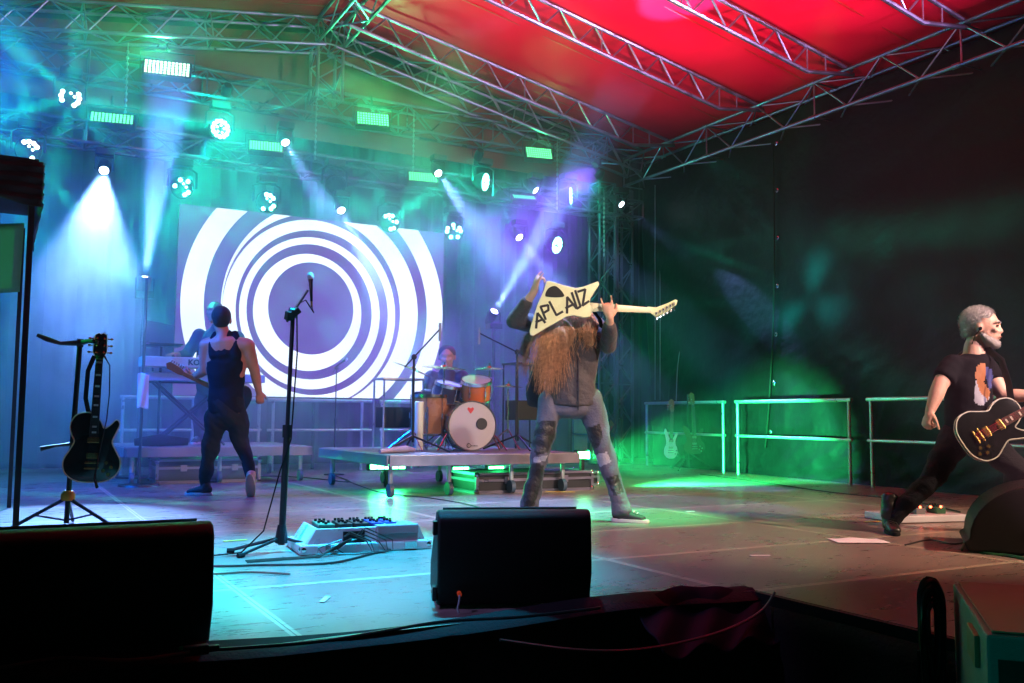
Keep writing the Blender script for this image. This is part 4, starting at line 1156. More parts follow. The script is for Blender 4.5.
# ---- cables on the deck and along the front ----
CBL = mat('cable_black', (0.015, 0.015, 0.016), 0.4)
def cable(pts, r, label, m=CBL, name='floor_cable'):
    P = [Vector(p) for p in pts]; out = []
    for i in range(len(P) - 1):
        p0, p1, p2, p3 = P[max(i - 1, 0)], P[i], P[i + 1], P[min(i + 2, len(P) - 1)]
        for s in range(8):
            t = s / 8
            out.append(0.5 * ((2 * p1) + (-p0 + p2) * t + (2 * p0 - 5 * p1 + 4 * p2 - p3) * t * t + (-p0 + 3 * p1 - 3 * p2 + p3) * t ** 3))
    out.append(P[-1])
    tag(MB().tube(out, r, 6).build(name, m, smooth=True), label, 'cable', 'cables lying around the stage')
F = lambda px, py, z=.007: at(px, py, 2, z)
cable([F(150, 564), F(215, 566), F(260, 565), F(330, 563), F(375, 553), F(400, 548)], .006, 'black cable running left from the pale pedalboard')
cable([F(150, 572), F(208, 574), F(250, 572), F(290, 574)], .005, 'cable crossing the floor left of the tall stand', mat('cable_brown', (.12, .05, .03), .5))
cable([F(196, 650, .02), F(240, 648, .02), F(330, 640, .02), F(440, 622, .02), F(520, 617, .02), F(600, 608, .02)], .006, 'black cable along the stage edge past the centre wedge')
cable([F(0, 668, .03), F(60, 658, .04), F(130, 660, .03), F(190, 652, .03)], .005, 'thin cable along the stage edge under the long wedge', mat('cable_brown', (.12, .05, .03), .5))
a1 = at(775, 592, 2, .02)
cable([a1, at(760, 612, 1, 3.0), at(720, 632, 1, 2.95), at(650, 648, 1, 2.9), at(580, 650, 1, 2.9), at(500, 640, 1, 2.95)], .006, 'thin cable drooping in front of the black skirt from the corner', mat('grey_brown_lead', (.18, .12, .11), .5))
cable([F(333, 475), F(350, 482), F(310, 478), F(270, 476), F(240, 478)], .006, 'cable on the floor beside the slim microphone stand')
cable([F(962, 550), F(968, 535, .05), F(975, 528, .1), F(985, 540, .05), F(980, 552), F(1010, 556), F(1030, 560)], .009, 'green cable looping at the foot of the right wedge', mat('cable_green', (.03, .2, .08), .4))
pl_ = at(196, 650, 2, .03)
tag(MB().box((0, 0, 0), (.075, .03, .03)).box((.05, 0, 0), (.04, .02, .02)).xf(Matrix.Translation(pl_)).build('cable_plug', BLACK, bevel=.005), 'black cable plug lying at the foot of the long wedge', 'plug')
tag(MB().box((0, 0, 0), (.05, .05, .02)).xf(Matrix.Translation(at(186, 648, 2, .012))).build('green_tape_tab', mat('green_tape', (.05, .5, .15), .5), bevel=.004), 'small green tape tab beside the cable plug', 'tape')

cable([F(905, 545), F(930, 540), F(955, 544), F(985, 538), F(1020, 541)], .005, 'thin black cable lying between the two right pedal cases')
cable([F(700, 474), F(760, 482), F(830, 492), F(905, 500), F(960, 512)], .006, 'black cable along the foot of the side railing')
cable([F(560, 530), F(520, 520), F(470, 505), F(430, 498), F(380, 492), F(345, 480)], .005, 'black cable trailing back from the centre wedge to the drum riser')
for px, py, a, lb in ((690, 512, 20, 'white tape cross arm on the deck right of the middle guitarist'), (760, 556, -25, 'short white tape mark in the middle of the right deck'), (325, 600, 60, 'short white tape mark in front of the pale pedalboard'), (455, 490, 0, 'short white tape mark in front of the drum riser')):
    q_ = at(px, py, 2, 0)
    tag(MB().box((q_.x, q_.y, .0035), (.11, .022, .003), Euler((0, 0, R_(a))).to_matrix()).build('tape_mark', mat('white_tape', (.6, .58, .55), .6)), lb, 'tape', 'tape marks on the deck')
# hanging cables on the right wall and back
for k, (xa, xb, lb) in enumerate(((706, 676, 'left hanging cable in front of the side tarpaulin'), (712, 686, 'right hanging cable in front of the side tarpaulin'))):
    y = 11.3
    cable([at(xa, 172, 1, y), at(xa - 2, 230, 1, y), at(xa - 8, 300, 1, y), at(xb + 4, 350, 1, y - .1), at(xb, 402, 1, y - .2)], .007, lb, mat('hanging_grey_cable', (.2, .19, .22), .5), 'hanging_cable')
sb_ = at(695, 318, 1, 11.25)
tag(MB().cyl(sb_ + Vector((0, 0, -.3)), sb_ + Vector((0, 0, .28)), .035, 8).build('cable_connector', mat('brown_sleeve', (.2, .09, .03), .6), smooth=True, bevel=.01), 'brown sleeve on the cables hanging at the side tarpaulin', 'cable sleeve')
for xa, lb in ((655, 'left of two thin ropes hanging near the corner'), (660, 'right of two thin ropes hanging near the corner')):
    cable([at(xa, 185, 1, 11.6), at(xa, 300, 1, 11.6), at(xa, 400, 1, 11.6)], .006, lb, mat('hanging_grey_cable', (.2, .19, .22), .5), 'hanging_rope')

# =====================================================================
# DRUM KIT
# =====================================================================
def on_riser(px, y, z=RZ): return Vector((at(px, 420, 1, y).x, y, z))
WOODD = mat('maple_shell', (0.28, 0.13, 0.07), 0.3, var=0.15, vscale=4)
ORANGE = mat('orange_shell', (0.55, 0.13, 0.04), 0.25)
HEAD = mat('drum_head', (0.42, 0.38, 0.42), 0.5)
BRASS = mat('cymbal_bronze', (0.6, 0.48, 0.22), 0.25, 1.0, bump=.2, bscale=60)
kit = thing('drum_kit', 'drum kit with pale bass drum head and orange rack tom on the riser', 'drum kit', on_riser(470, 11.2))
KD = at(472, 422, 1, DY0 + .55)
def drum(c, axis, r, depth, shell, name, lugs=8, head=HEAD):
    c = Vector(c); ax = Vector(axis).normalized(); u, v = frame_for(ax)
    sh_ = MB().lathe([(0, -depth / 2 + .004), (r - .002, -depth / 2 + .004), (r, -depth / 2 + .006), (r, depth / 2 - .006), (r - .002, depth / 2 - .004), (0, depth / 2 - .004)], c, ax, 40).build(name, shell, kit, world=True, smooth=True)
    MB().lathe([(0, depth / 2 + .002), (r + .001, depth / 2 + .002), (r + .001, depth / 2 - .006)], c, ax, 40).build('drum_skin', head, sh_, world=True, smooth=True)
    for e in (-1, 1):
        MB().lathe([(r + .002, e * depth / 2 + .008), (r + .014, e * depth / 2 + .008), (r + .014, e * (depth / 2 - .025)), (r + .002, e * (depth / 2 - .025)), (r + .002, e * depth / 2 + .008)], c, ax, 40).build('hoop', STEEL if r < .26 else shell, sh_, world=True, smooth=True)
    lm = MB()
    for k in range(lugs):
        a = 2 * math.pi * k / lugs + .2; p = c + (u * math.cos(a) + v * math.sin(a)) * (r + .012)
        lm.cyl(p - ax * depth * .46, p + ax * depth * .46, .004, 6); lm.cyl(p - ax * .03, p + ax * .03, .011, 8)
    lm.build('lugs', STEEL, sh_, world=True, smooth=True)
    return sh_
kax = Vector((-0.22, -1, 0)).normalized()
KR = .24
kc = KD - kax * .0; kc.z = RZ + KR + .02
kick = drum(kc - kax * .2, kax, KR, .42, WOODD, 'bass_drum', 10)
fc = kc + kax * .014
u_ = kax.cross(Vector((0, 0, 1))).normalized()
fm = lambda dx, dz: Matrix(((u_.x * -1, 0, kax.x, fc.x), (u_.y * -1, 0, kax.y, fc.y), (0, 1, 0, fc.z), (0, 0, 0, 1))) @ Matrix.Translation((dx, dz, 0))
sgn = 1 if (u_ * -1).x > 0 else -1
heart = spl([(0, .022), (.022, .032), (.034, .014), (.018, -.012), (0, -.032), (-.018, -.012), (-.034, .014), (-.022, .032)], 4)
ho = MB().prism(heart, 0, .003, fm(sgn * -.02, .155)).build('heart_mark', mat('red_ink', (.5, .02, .03), .5), kick, world=True)
lo_ = MB().tube([Vector((math.cos(k / 16 * 6.283) * .02 - .035 * sgn, math.sin(k / 16 * 6.283) * .02, .002)) for k in range(16)], .003, 6, closed=True)
for k, (xx, hh) in enumerate(((0.0, .012), (.014, .008), (.028, .012), (.042, .007), (.056, .009))):
    lo_.box((xx * sgn - .005, -.003, .002), (.008, hh, .002)); lo_.box((xx * sgn, -.006, .002), (.014, .003, .002))
lo_.xf(fm(sgn * .0, -.2)).build('head_logo', MATTE, kick, world=True)
MB().lathe([(0, .008), (.055, .008), (.06, 0.0), (0, 0.0)], fc + kax * .006 + Vector((.095, -.02, .02)), kax, 24).build('mic_port', mat('port_rubber', (.012, .012, .016), .5), kick, world=True, smooth=True)
for sx in (-1, 1):
    MB().cyl(kc - kax * .08 + u_ * sx * .24 + Vector((0, 0, -.08)), kc + kax * .04 + u_ * sx * .36 + Vector((0, 0, -KR - .01)), .009, 8).build('spur', STEEL, kick, world=True, smooth=True)
drum(at(476, 390, 1, DY0 + .75), (-.15, -.35, 1), .15, .22, ORANGE, 'rack_tom', 6)
drum(at(447, 393, 1, DY0 + .95), (.1, -.3, 1), .14, .2, mat('dark_blue_shell', (.03, .03, .08), .3), 'rack_tom', 6)
ft = at(430, 417, 1, DY0 + 1.0); ftm = drum((ft.x, ft.y, RZ + .36), (0, 0, 1), .2, .42, WOODD, 'floor_tom', 8)
for a in (0, 120, 240):
    q_ = Vector((ft.x + math.cos(R_(a)) * .22, ft.y + math.sin(R_(a)) * .22, 0)); MB().cyl((q_.x, q_.y, RZ + .004), (q_.x, q_.y, RZ + .45), .007, 8).build('tom_leg', STEEL, ftm, world=True, smooth=True)
sn = at(462, 412, 1, DY0 + 1.15); drum((sn.x + .12, sn.y, RZ + .62), (0, -.15, 1), .175, .15, STEEL, 'snare_drum', 8)
def cymbal(px, py, y, r, tilt, label, base_px=None, G='cymbals around the drum kit', stand=True):
    c = at(px, py, 1, y)
    t = thing('cymbal_stand', label, 'cymbal', (c.x, c.y, RZ), 0, G)
    ax = Vector(tilt).normalized(); o = Vector((0, 0, c.z - RZ))
    cy_ = MB().lathe([(0.004, .022), (.02, .022), (.032, .008), (r * .6, .002), (r, -.010), (r, -.012), (r * .6, 0), (.03, .004), (0.004, .018)], o, ax, 40).build('cymbal', BRASS, t, smooth=True)
    MB().cyl(o + ax * .02, o + ax * .05, .012, 8).build('wing_nut', STEEL, cy_, smooth=True)
    MB().cyl((0, 0, .18), (0, 0, o.z - .03), .011, 8).build('tube', STEEL, t, smooth=True)
    MB().cyl((0, 0, o.z - .05), o + ax * .02, .006, 6).build('tilter', STEEL, t, smooth=True)
    for a in (30, 150, 270):
        MB().cyl((0, 0, .22), (math.cos(R_(a)) * .26, math.sin(R_(a)) * .26, .012), .008, 6).build('leg', STEEL, t, smooth=True)
    return t
cymbal(413, 369, DY0 + .7, .21, (.35, -.2, 1), 'tilted green lit cymbal at the left end of the drum kit')
cymbal(444, 367, DY0 + .9, .23, (.02, -.12, 1), 'wide flat cymbal in front of the seated drummer')
cymbal(489, 368, DY0 + .8, .17, (-.05, -.08, 1), 'small flat cymbal above the orange tom')
cymbal(508, 386, DY0 + .9, .16, (.0, -.05, 1), 'thin pair of hi-hats at the right end of the kit')
# boom stands over the drums
def boom_stand(bx, by, jx, jy, tx, ty, y, label, miclabel, rots=(20, 140, 260)):
    b = on_riser(bx, y); j = at(jx, jy, 1, y); tt = at(tx, ty, 1, y)
    t = thing('boom_stand', label, 'microphone stand', b, 0, 'overhead boom stands at the drums')
    MB().cyl((0, 0, .1), (j.x - b.x, 0, j.z - b.z), .012, 8).build('tube', DARKMETAL, t, smooth=True)
    d = (tt - j)
    MB().cyl(j - d * .35 - b, tt - b, .008, 8).build('boom', DARKMETAL, t, smooth=True)
    MB().ball(j - b, .03, 8, 6).build('boom_clutch', DARKMETAL, t, smooth=True)
    for a in rots: MB().cyl((0, 0, .16), (math.cos(R_(a)) * .38, math.sin(R_(a)) * .38, .012), .011, 6).build('leg', DARKMETAL, t, smooth=True)
    m = MB().cyl(tt + Vector((0, 0, -.12)), tt + Vector((0, 0, .06)), .014, 10)
    tag(m.build('overhead_microphone', mat('mic_grey', (.3, .3, .32), .4), smooth=True), miclabel, 'microphone', 'microphones over the drums')
boom_stand(413, 0, 414, 357, 440, 329, DY0 + .45, 'boom stand at the left front of the drum riser', 'thin microphone above the left cymbal', (200, 320, 80))
boom_stand(518, 0, 517, 352, 479, 333, DY0 + .7, 'boom stand behind the hair of the middle guitarist', 'thin microphone above the orange tom')
# clutter: hardware pile on riser left front
hp2 = MB()
c_ = on_riser(405, DY0 + .3)
hp2.tube([c_ + Vector((-.25, 0, .02)), c_ + Vector((-.10, .06, .03)), c_ + Vector((.02, 0, .04)), c_ + Vector((.12, .05, .03))], [.02, .03, .035, .02], 10)
tag(hp2.build('rolled_cloth', mat('mauve_cloth', (.35, .25, .3), .8), smooth=True), 'crumpled pale cloth lying on the front left of the drum riser', 'cloth')
dt = on_riser(419, DY0 + .75)
tag(MB().cyl(dt + Vector((0, 0, .01)), dt + Vector((0, 0, .5)), .045, 12).build('upright_bright_strip', mat('pale_tube', (.6, .65, .6), .4), smooth=True, bevel=.01), 'pale upright tube standing in for a bright strip left of the floor tom', 'bright strip')  # tube stands in for an unidentified bright upright strip
# drum throne
th_ = at(447, 420, 1, DY0 + 1.55)
stool = thing('drum_throne', 'round black stool under the drummer', 'stool', (th_.x, th_.y, RZ))
MB().lathe([(0, .50), (.15, .50), (.17, .47), (.17, .44), (0, .43)], (0, 0, 0), (0, 0, 1), 24).build('seat', MATTE, stool, smooth=True)
MB().cyl((0, 0, .12), (0, 0, .43), .02, 10).build('stem', STEEL, stool, smooth=True)
for a in (0, 120, 240): MB().cyl((0, 0, .2), (math.cos(R_(a)) * .22, math.sin(R_(a)) * .22, .01), .01, 6).build('leg', STEEL, stool, smooth=True)
# side table / rack to the right of kit
for px, y, w, h, lb in ((523, DY0 + 1.2, .35, .95, 'small black rack stand behind the middle guitarist'), (398, DY0 + 1.5, .45, .75, 'thin framed rack at the left back of the drum riser')):
    p_ = on_riser(px, y)
    t = thing('equipment_rack', lb, 'rack', p_, 0, 'racks on the drum riser')
    for sx in (-1, 1):
        for sy in (-1, 1): MB().cyl((sx * w / 2, sy * .15, .005), (sx * w / 2, sy * .15, h), .010, 6).build('upright', GREENRAIL if px < 400 else DARKMETAL, t, smooth=True)
    MB().box((0, 0, h), (w + .03, .33, .02)).build('shelf', GREENRAIL if px < 400 else DARKMETAL, t)
    MB().box((0, 0, h * .45), (w - .04, .28, .22)).build('rack_unit', BLACK, t, bevel=.006)

# =====================================================================
# KEYBOARDS
# =====================================================================
def kb(px0, px1, py, y, h, d, m, label, txt=None, rz=0.0, tilt=0.0):
    a, b = at(px0, py, 1, y), at(px1, py, 1, y)
    w = (b - a).length; c = (a + b) / 2
    t = thing('keyboard', label, 'keyboard', (c.x, c.y, c.z), rz, 'keyboards on the left riser')
    t.rotation_euler = (tilt, 0, rz); bpy.context.view_layer.update()
    MB().box((0, 0, 0), (w, d, h)).build('case', m, t, bevel=.01)
    wk = MB()
    for k in range(36): wk.box((-w / 2 + .05 + (k + .5) * (w - .1) / 36, d * .22, h / 2 + .006), ((w - .1) / 36 * .9, d * .4, .012))
    wk.build('white_keys', INLAY, t)
    if txt: text_mesh(txt, .085, MATTE, t, 'maker_lettering', Matrix.Translation((.16, -d / 2 - .003, 0.0)) @ Matrix.Rotation(R_(90), 4, 'X'), .001, .003)
    return t
yk_ = KY0 + .35
ktop = kb(140, 222, 363, yk_, .11, .3, mat('cream_synth', (.55, .48, .36), .4), 'cream keyboard with black lettering behind the tank top guitarist', 'KORG')
klow = kb(146, 262, 378, yk_ + .1, .09, .3, mat('blue_white_synth', (.35, .38, .5), .4), 'long lower keyboard with pale end, right of the tank top guitarist')
ks = thing('keyboard_stand', 'black crossed leg keyboard stand on the left riser', 'keyboard stand', (at(190, 420, 1, yk_).x, yk_ + .1, RZ), 0)
zz = klow.location.z - RZ - .06
for sx in (-1, 1):
    for yy in (-.12, .12): MB().cyl((-sx * .38, yy, .012), (sx * .38, yy, zz), .014, 8).build('leg', DARKMETAL, ks, smooth=True)
MB().box((0, 0, zz + .0), (.9, .03, .02)).build('crossbar', DARKMETAL, ks)
for sx in (-1, 1): MB().cyl((sx * .38, .1, zz), (sx * .38, .14, ktop.location.z - RZ - .05), .012, 8).build('upper_arm', DARKMETAL, ks, smooth=True)
# laptop on a stand
lt = at(160, 345, 1, yk_ + .15)
lap = thing('laptop', 'open laptop with dark lid left of the keyboardist', 'laptop', lt, .15)
MB().box((0, -.12, 0), (.36, .25, .018)).build('laptop_base', DARKMETAL, lap, bevel=.004)
MB().box((-.02, .02, .13), (.36, .014, .26), Euler((R_(-12), R_(8), 0)).to_matrix()).build('laptop_lid', mat('teal_dark_lid', (.02, .05, .06), .35), lap, bevel=.004)
lst = thing('laptop_stand', 'thin stand holding up the laptop', 'stand', (lt.x, lt.y - .1, RZ))
MB().cyl((0, 0, .01), (0, 0, lt.z - RZ - .02), .014, 8).build('pole', DARKMETAL, lst, smooth=True)
MB().box((0, 0, lt.z - RZ - .018), (.38, .26, .012)).build('plate', DARKMETAL, lst)
MB().lathe([(0, .02), (.15, .014), (.16, .002), (0, .002)], (0, 0, 0), (0, 0, 1), 20).build('base', DARKMETAL, lst, smooth=True)
# white towel hanging on a pole at the far left of the riser
tw = at(143, 390, 1, KY0 - .1)
tpole = thing('light_pole', 'thin upright pole left of the keyboards holding a towel', 'pole', (tw.x - .0, tw.y + .04, 0))
MB().cyl((0, 0, .01), (0, 0, 2.2), .016, 8).build('tube', DARKMETAL, tpole, smooth=True)
MB().lathe([(0, .03), (.2, .02), (.21, .003), (0, .003)], (0, 0, 0), (0, 0, 1), 20).build('base', DARKMETAL, tpole, smooth=True)
def tfn(u, v): return Vector((tw.x + (u - .5) * .11, tw.y - .01 + .012 * math.sin(u * 7 + v * 3), tw.z + .17 - .36 * v + .01 * math.sin(u * 5)))
tag(MB().grid(tfn, 14, 16).build('towel', mat('white_towel', (.75, .70, .72), .9, bump=.4, bscale=120), smooth=True, solid=.008), 'small white towel hanging left of the keyboards', 'towel')
# black kit bag on the riser right of keys
kbag = on_riser(160, KY0 + .2)
tag(MB().tube([kbag + Vector((-.25, 0, .05)), kbag + Vector((0, 0, .07)), kbag + Vector((.3, .02, .05))], [.04, .07, .04], 10).build('cable_bag', MATTE, smooth=True), 'dark heap of cables on the left end of the keyboard riser', 'cables')

# gutter pyramid: foldback box and bits behind risers
# ---------------- wash lamps: front lamps of the venue, the others added for their light ----------------
def wash(pos, target, energy, col, angle, label, blend=.6, size=.12, k=1.0, rays=None):
    t = thing('wash_light', label, 'stage light', pos, 0, 'wash lights around the stage')
    a = (Vector(target) - Vector(pos)).normalized()
    MB().lathe([(0.0, 0.28), (0.09, 0.28), (.12, 0.2), (.125, 0.0), (.12, 0.0), (.11, .05), (0, .06)], (0, 0, 0), -a, 18).xf(Matrix.Scale(k, 4)).build('can', BLACK, t, smooth=True)
    MB().tube([(-.16, 0, 0), (-.16, 0, .2), (.16, 0, .2), (.16, 0, 0)], .012, 6).xf(Matrix.Scale(k, 4)).build('yoke', DARKMETAL, t, smooth=True)
    lamp_light(t, Vector(pos) + a * .02, target, energy, col, angle, blend, size, rays=rays)
wash((3.7, 2.0, 0.15), (5.2, 6.5, 6.0), 5600, (1.0, 0.44, 0.60), 54, 'added front floor lamp throwing pinkish light up at the red roof', 0.9)  # added uplight for the roof, out of view
wash((8.6, 2.6, 4.0), (6.2, 6.6, 5.5), 1500, (0.8, 0.5, 1.0), 70, 'added right front lamp throwing lavender light on the roof trusses', 0.9)  # added to brighten the right part of roof and trusses
wash((7.5, -1.0, 4.6), (5.4, 4.6, 0.6), 2400, (1.0, 0.66, 0.44), 40, 'front lamp on the right guitarist')
wash((2.5, -1.6, 4.6), (4.0, 6.0, 1.1), 1500, (1.0, 0.84, 0.74), 22, 'front lamp on the middle guitarist')
wash((0.0, -1.2, 4.6), (1.9, 9.0, 1.2), 600, (1.0, 0.60, 0.52), 10, 'front lamp on the guitarist in the tank top')
wash((-2.2, 8.0, 4.6), (2.5, 11.5, 1.5), 3600, (0.0, 0.09, 1.0), 70, 'added blue wash lamp high on the left side', 1.0)  # added to turn the haze on the left blue
wash((-2.5, 10.0, 4.6), (0.5, 9.5, 0.0), 2600, (0.0, 0.16, 1.0), 80, 'added blue wash lamp at the back left', 1.0)  # second blue source added for the haze
wash((7.8, 11.6, 4.6), (4.2, 10.8, 0.8), 2800, (0.22, 0.05, 1.0), 60, 'added violet wash lamp above the drums', 1.0, k=.5)  # added to tint the air around the screen violet
wash((-1.5, 6.0, 4.3), (6.2, 12.5, 1.2), 1500, (0.04, 0.12, 1.0), 34, 'added blue wash lamp aimed at the truss towers', 1.0)  # blue source added on the left, out of view
wash((4.0, 5.6, 5.2), (3.4, 6.9, 0.0), 4200, (0.18, 0.42, 1.0), 34, 'added pale blue back lamp making a pool before the middle guitarist', .7)  # unseen source added for a pool on the deck
wash((2.2, 5.2, 5.2), (1.5, 4.6, 0.0), 6500, (0.0, 0.55, 1.0), 36, 'added turquoise back lamp aimed at the pale pedalboard', .8)  # added out of view to colour the left deck turquoise
wash((5.2, 5.2, 5.2), (4.3, 5.9, 0.0), 4200, (0.0, 1.0, 0.3), 18, 'added green back lamp making a streak past the middle guitarist', .8)  # unseen, added for a green streak on the deck
wash((6.9, 6.0, 4.9), (6.9, 9.3, 0.0), 2600, (0.0, 1.0, 0.25), 36, 'added green back lamp on the right rear deck', .9)  # added to spread green over the rear deck
wash((0.5, 3.0, 4.8), at(812, 300, 0, 9.0), 70000, (0.0, 0.9, 0.6), 8, 'added teal lamp making a patch on the side tarpaulin', 1.0, rays=(3, 1, .035, .035, .12, .7))  # unseen, added to throw a lobed teal patch on the wall
wash((-1.2, 7.4, 1.6), (0.0, 7.3, 2.1), 130, (0.0, 1.0, 0.15), 90, 'added green lamp under the canopy tent at the left')  # added to light the hanging sheet green

TW = (0.0, 0.85, 0.50)
wash((-0.6, 11.3, 4.75), (-0.8, 13.6, 2.2), 230, TW, 140, 'added teal backdrop lamp at the far left of the rig', 1.0, k=.5)  # added to fill the smoke with teal, aimed backwards
wash((2.2, 11.2, 4.6), (2.2, 13.6, 3.2), 150, TW, 140, 'added teal backdrop lamp above the left edge of the screen', 1.0, k=.5)  # teal glow added to the smoke above the screen
wash((5.6, 11.2, 4.3), (5.9, 13.6, 2.6), 300, TW, 130, 'added teal backdrop lamp above the right edge of the screen', 1.0, k=.5)  # added teal source for the smoke near the drums
wash((7.6, 11.2, 4.3), (7.8, 13.6, 2.6), 260, (0.0, .8, .45), 110, 'added green backdrop lamp left of the towers', 1.0, k=.5)  # added green glow for the smoke at back right
wash((-1.8, 3.9, 3.9), (1.9, 4.9, 0.0), 700, (0.45, 0.35, 1.0), 44, 'added lilac side lamp on the pale pedalboard')  # unseen side lamp added for lilac on the left deck
wash((-1.6, 0.9, 2.2), (1.75, 1.0, 0.0), 90, (0.0, 0.9, 0.75), 26, 'added teal lamp from the left on the speaker cabinet')  # unseen, added to turn the cabinet side turquoise
wash((-0.5, 3.5, 4.8), at(742, 350, 0, 9.0), 20000, (0.0, 0.9, 0.55), 13, 'added teal lamp making a faint patch above the side railing', 1.0, rays=(2, 1, .05, .05, .1, 2.1))  # unseen, added for a second, weaker wall patch
wash((6.8, 12.6, 3.9), (1.0, 11.5, 1.2), 500, (0.35, 0.06, 1.0), 50, 'added violet lamp shining across the screen', 1.0, k=.5)  # added violet fill for the smoke before the screen
wash((6.6, -1.4, 4.4), (5.75, 4.4, 1.2), 1500, (1.0, 0.72, 0.80), 15, 'added front key lamp on the grey bearded guitarist')  # narrow key added to brighten this player, out of view
wash((-1.2, 3.2, 0.3), (4.4, 6.4, 5.9), 3200, (1.0, 0.42, 0.62), 46, 'added floor lamp at the left throwing red light up at the ridge', 0.9)  # unseen uplight added for the left part of the roof
# =====================================================================
# PEOPLE
# =====================================================================
def remesh(mb, name, m, parent, voxel=0.012, smooth=4, wrinkle=None, world=True, factor=0.5):
    me = bpy.data.meshes.new('tmp'); me.from_pydata([tuple(p) for p in mb.v], [], mb.f); me.update()
    bm = bmesh.new(); bm.from_mesh(me); bmesh.ops.recalc_face_normals(bm, faces=bm.faces); bm.to_mesh(me); bm.free()
    o = bpy.data.objects.new('tmp', me); COL.objects.link(o)
    r = o.modifiers.new('r', 'REMESH'); r.mode = 'VOXEL'; r.voxel_size = voxel; r.adaptivity = 0
    if smooth:
        s = o.modifiers.new('s', 'SMOOTH'); s.factor = factor; s.iterations = smooth
    bpy.context.view_layer.update()
    ev = o.evaluated_get(bpy.context.evaluated_depsgraph_get())
    out = bpy.data.meshes.new_from_object(ev)
    COL.objects.unlink(o); bpy.data.objects.remove(o)
    if wrinkle:
        n = len(out.vertices)
        co = np.empty(n * 3, dtype=np.float32); out.vertices.foreach_get('co', co); co = co.reshape(-1, 3)
        no = np.empty(n * 3, dtype=np.float32); out.vertices.foreach_get('normal', no); no = no.reshape(-1, 3)
        d = np.array([wrinkle(*c) for c in co], dtype=np.float32)
        out.vertices.foreach_set('co', (co + no * d[:, None]).reshape(-1))
    w = [Vector(v.co) for v in out.vertices]
    res = MB(); res.v = w; res.f = [tuple(p.vertices) for p in out.polygons]
    bpy.data.meshes.remove(out)
    return res.build(name, m, parent, world=world, smooth=True)

SIDE = [Vector((0.8767, -0.481, 0)).normalized()]
def limb(mb, pts, rs, n=14, sub=3, flat=1.0):
    """tapered limb with rounded ends; radii may be (a, b) pairs"""
    P = [Vector(p) for p in pts]; Rr = [r if isinstance(r, tuple) else (r, r) for r in rs]
    out = []; ro = []
    for i in range(len(P) - 1):
        for s in range(sub):
            t = s / sub
            out.append(P[i].lerp(P[i + 1], t)); tt = t * t * (3 - 2 * t) if False else t
            ro.append((Rr[i][0] * (1 - tt) + Rr[i + 1][0] * tt, Rr[i][1] * (1 - tt) + Rr[i + 1][1] * tt))
    out.append(P[-1]); ro.append(Rr[-1])
    d0 = (out[0] - out[1]).normalized(); d1 = (out[-1] - out[-2]).normalized()
    pre = []; pr = []
    for a in (80, 55, 30):
        c, s = math.cos(R_(a)), math.sin(R_(a)); rr = ro[0]
        pre.append(out[0] + d0 * min(rr) * s * flat); pr.append((rr[0] * max(c, .12), rr[1] * max(c, .12)))
    post = []; po = []
    for a in (30, 55, 80):
        c, s = math.cos(R_(a)), math.sin(R_(a)); rr = ro[-1]
        post.append(out[-1] + d1 * min(rr) * s * flat); po.append((rr[0] * max(c, .12), rr[1] * max(c, .12)))
    return mb.tube(pre + out + post, pr + ro + po, n, u0=SIDE[0])

def ell(mb, c, r, fwd=(0, -1, 0), up=(0, 0, 1)):
    f = Vector(fwd).normalized(); u = Vector(up); u = (u - f * u.dot(f)).normalized(); x = f.cross(u)
    rot = Matrix(((x.x, f.x, u.x), (x.y, f.y, u.y), (x.z, f.z, u.z)))
    return mb.ball(c, r, 18, 12, rot)

def wr(amp=.006, f=22, axis=(0, 0, 1), seed=0.0):
    def fn(x, y, z):
        s = math.sin(z * f + 3 * math.sin(x * 7 + seed) + 2 * math.sin(y * 9 + seed * 2))
        s2 = math.sin((x * .8 + z * .6) * f * 1.7 + 2 * math.sin(z * 6 + seed))
        return amp * (0.6 * s * abs(s) + 0.4 * s2 * abs(s2))
    return fn

def skin(name, col, rough=.5): return mat(name, col, rough, bump=.15, bscale=90, var=.08, vscale=12, spec=.4)

def head(mb, c, fwd, up, s=1.0, face=True):
    """skull, jaw, nose, ears, brows, lips at centre c; half height .115 * s"""
    c = Vector(c); f = Vector(fwd).normalized(); u = Vector(up); u = (u - f * u.dot(f)).normalized(); r = f.cross(u)
    P = lambda a, b, d: c + r * a * s + f * b * s + u * d * s
    ell(mb, P(0, -.008, .025), (.074 * s, .096 * s, .088 * s), f, u)
    ell(mb, P(0, .022, -.045), (.056 * s, .066 * s, .066 * s), f, u)
    ell(mb, P(0, .050, -.088), (.030 * s, .030 * s, .026 * s), f, u)
    if face:
        limb(mb, [P(0, .086, .018), P(0, .095, -.010), P(0, .099, -.024)], [.008 * s, .010 * s, .013 * s], 10)
        ell(mb, P(0, .083, .030), (.050 * s, .014 * s, .011 * s), f, u)
        for k in (-1, 1):
            ell(mb, P(.034 * k, .070, -.018), (.022 * s, .018 * s, .016 * s), f, u)
            ell(mb, P(.014 * k, .092, -.027), (.009 * s, .010 * s, .007 * s), f, u)
        ell(mb, P(0, .085, -.052), (.024 * s, .014 * s, .006 * s), f, u)
        ell(mb, P(0, .083, -.064), (.021 * s, .014 * s, .007 * s), f, u)
    for k in (-1, 1):
        ell(mb, P(.076 * k, -.008, -.006), (.010 * s, .018 * s, .031 * s), f, u)
    return P

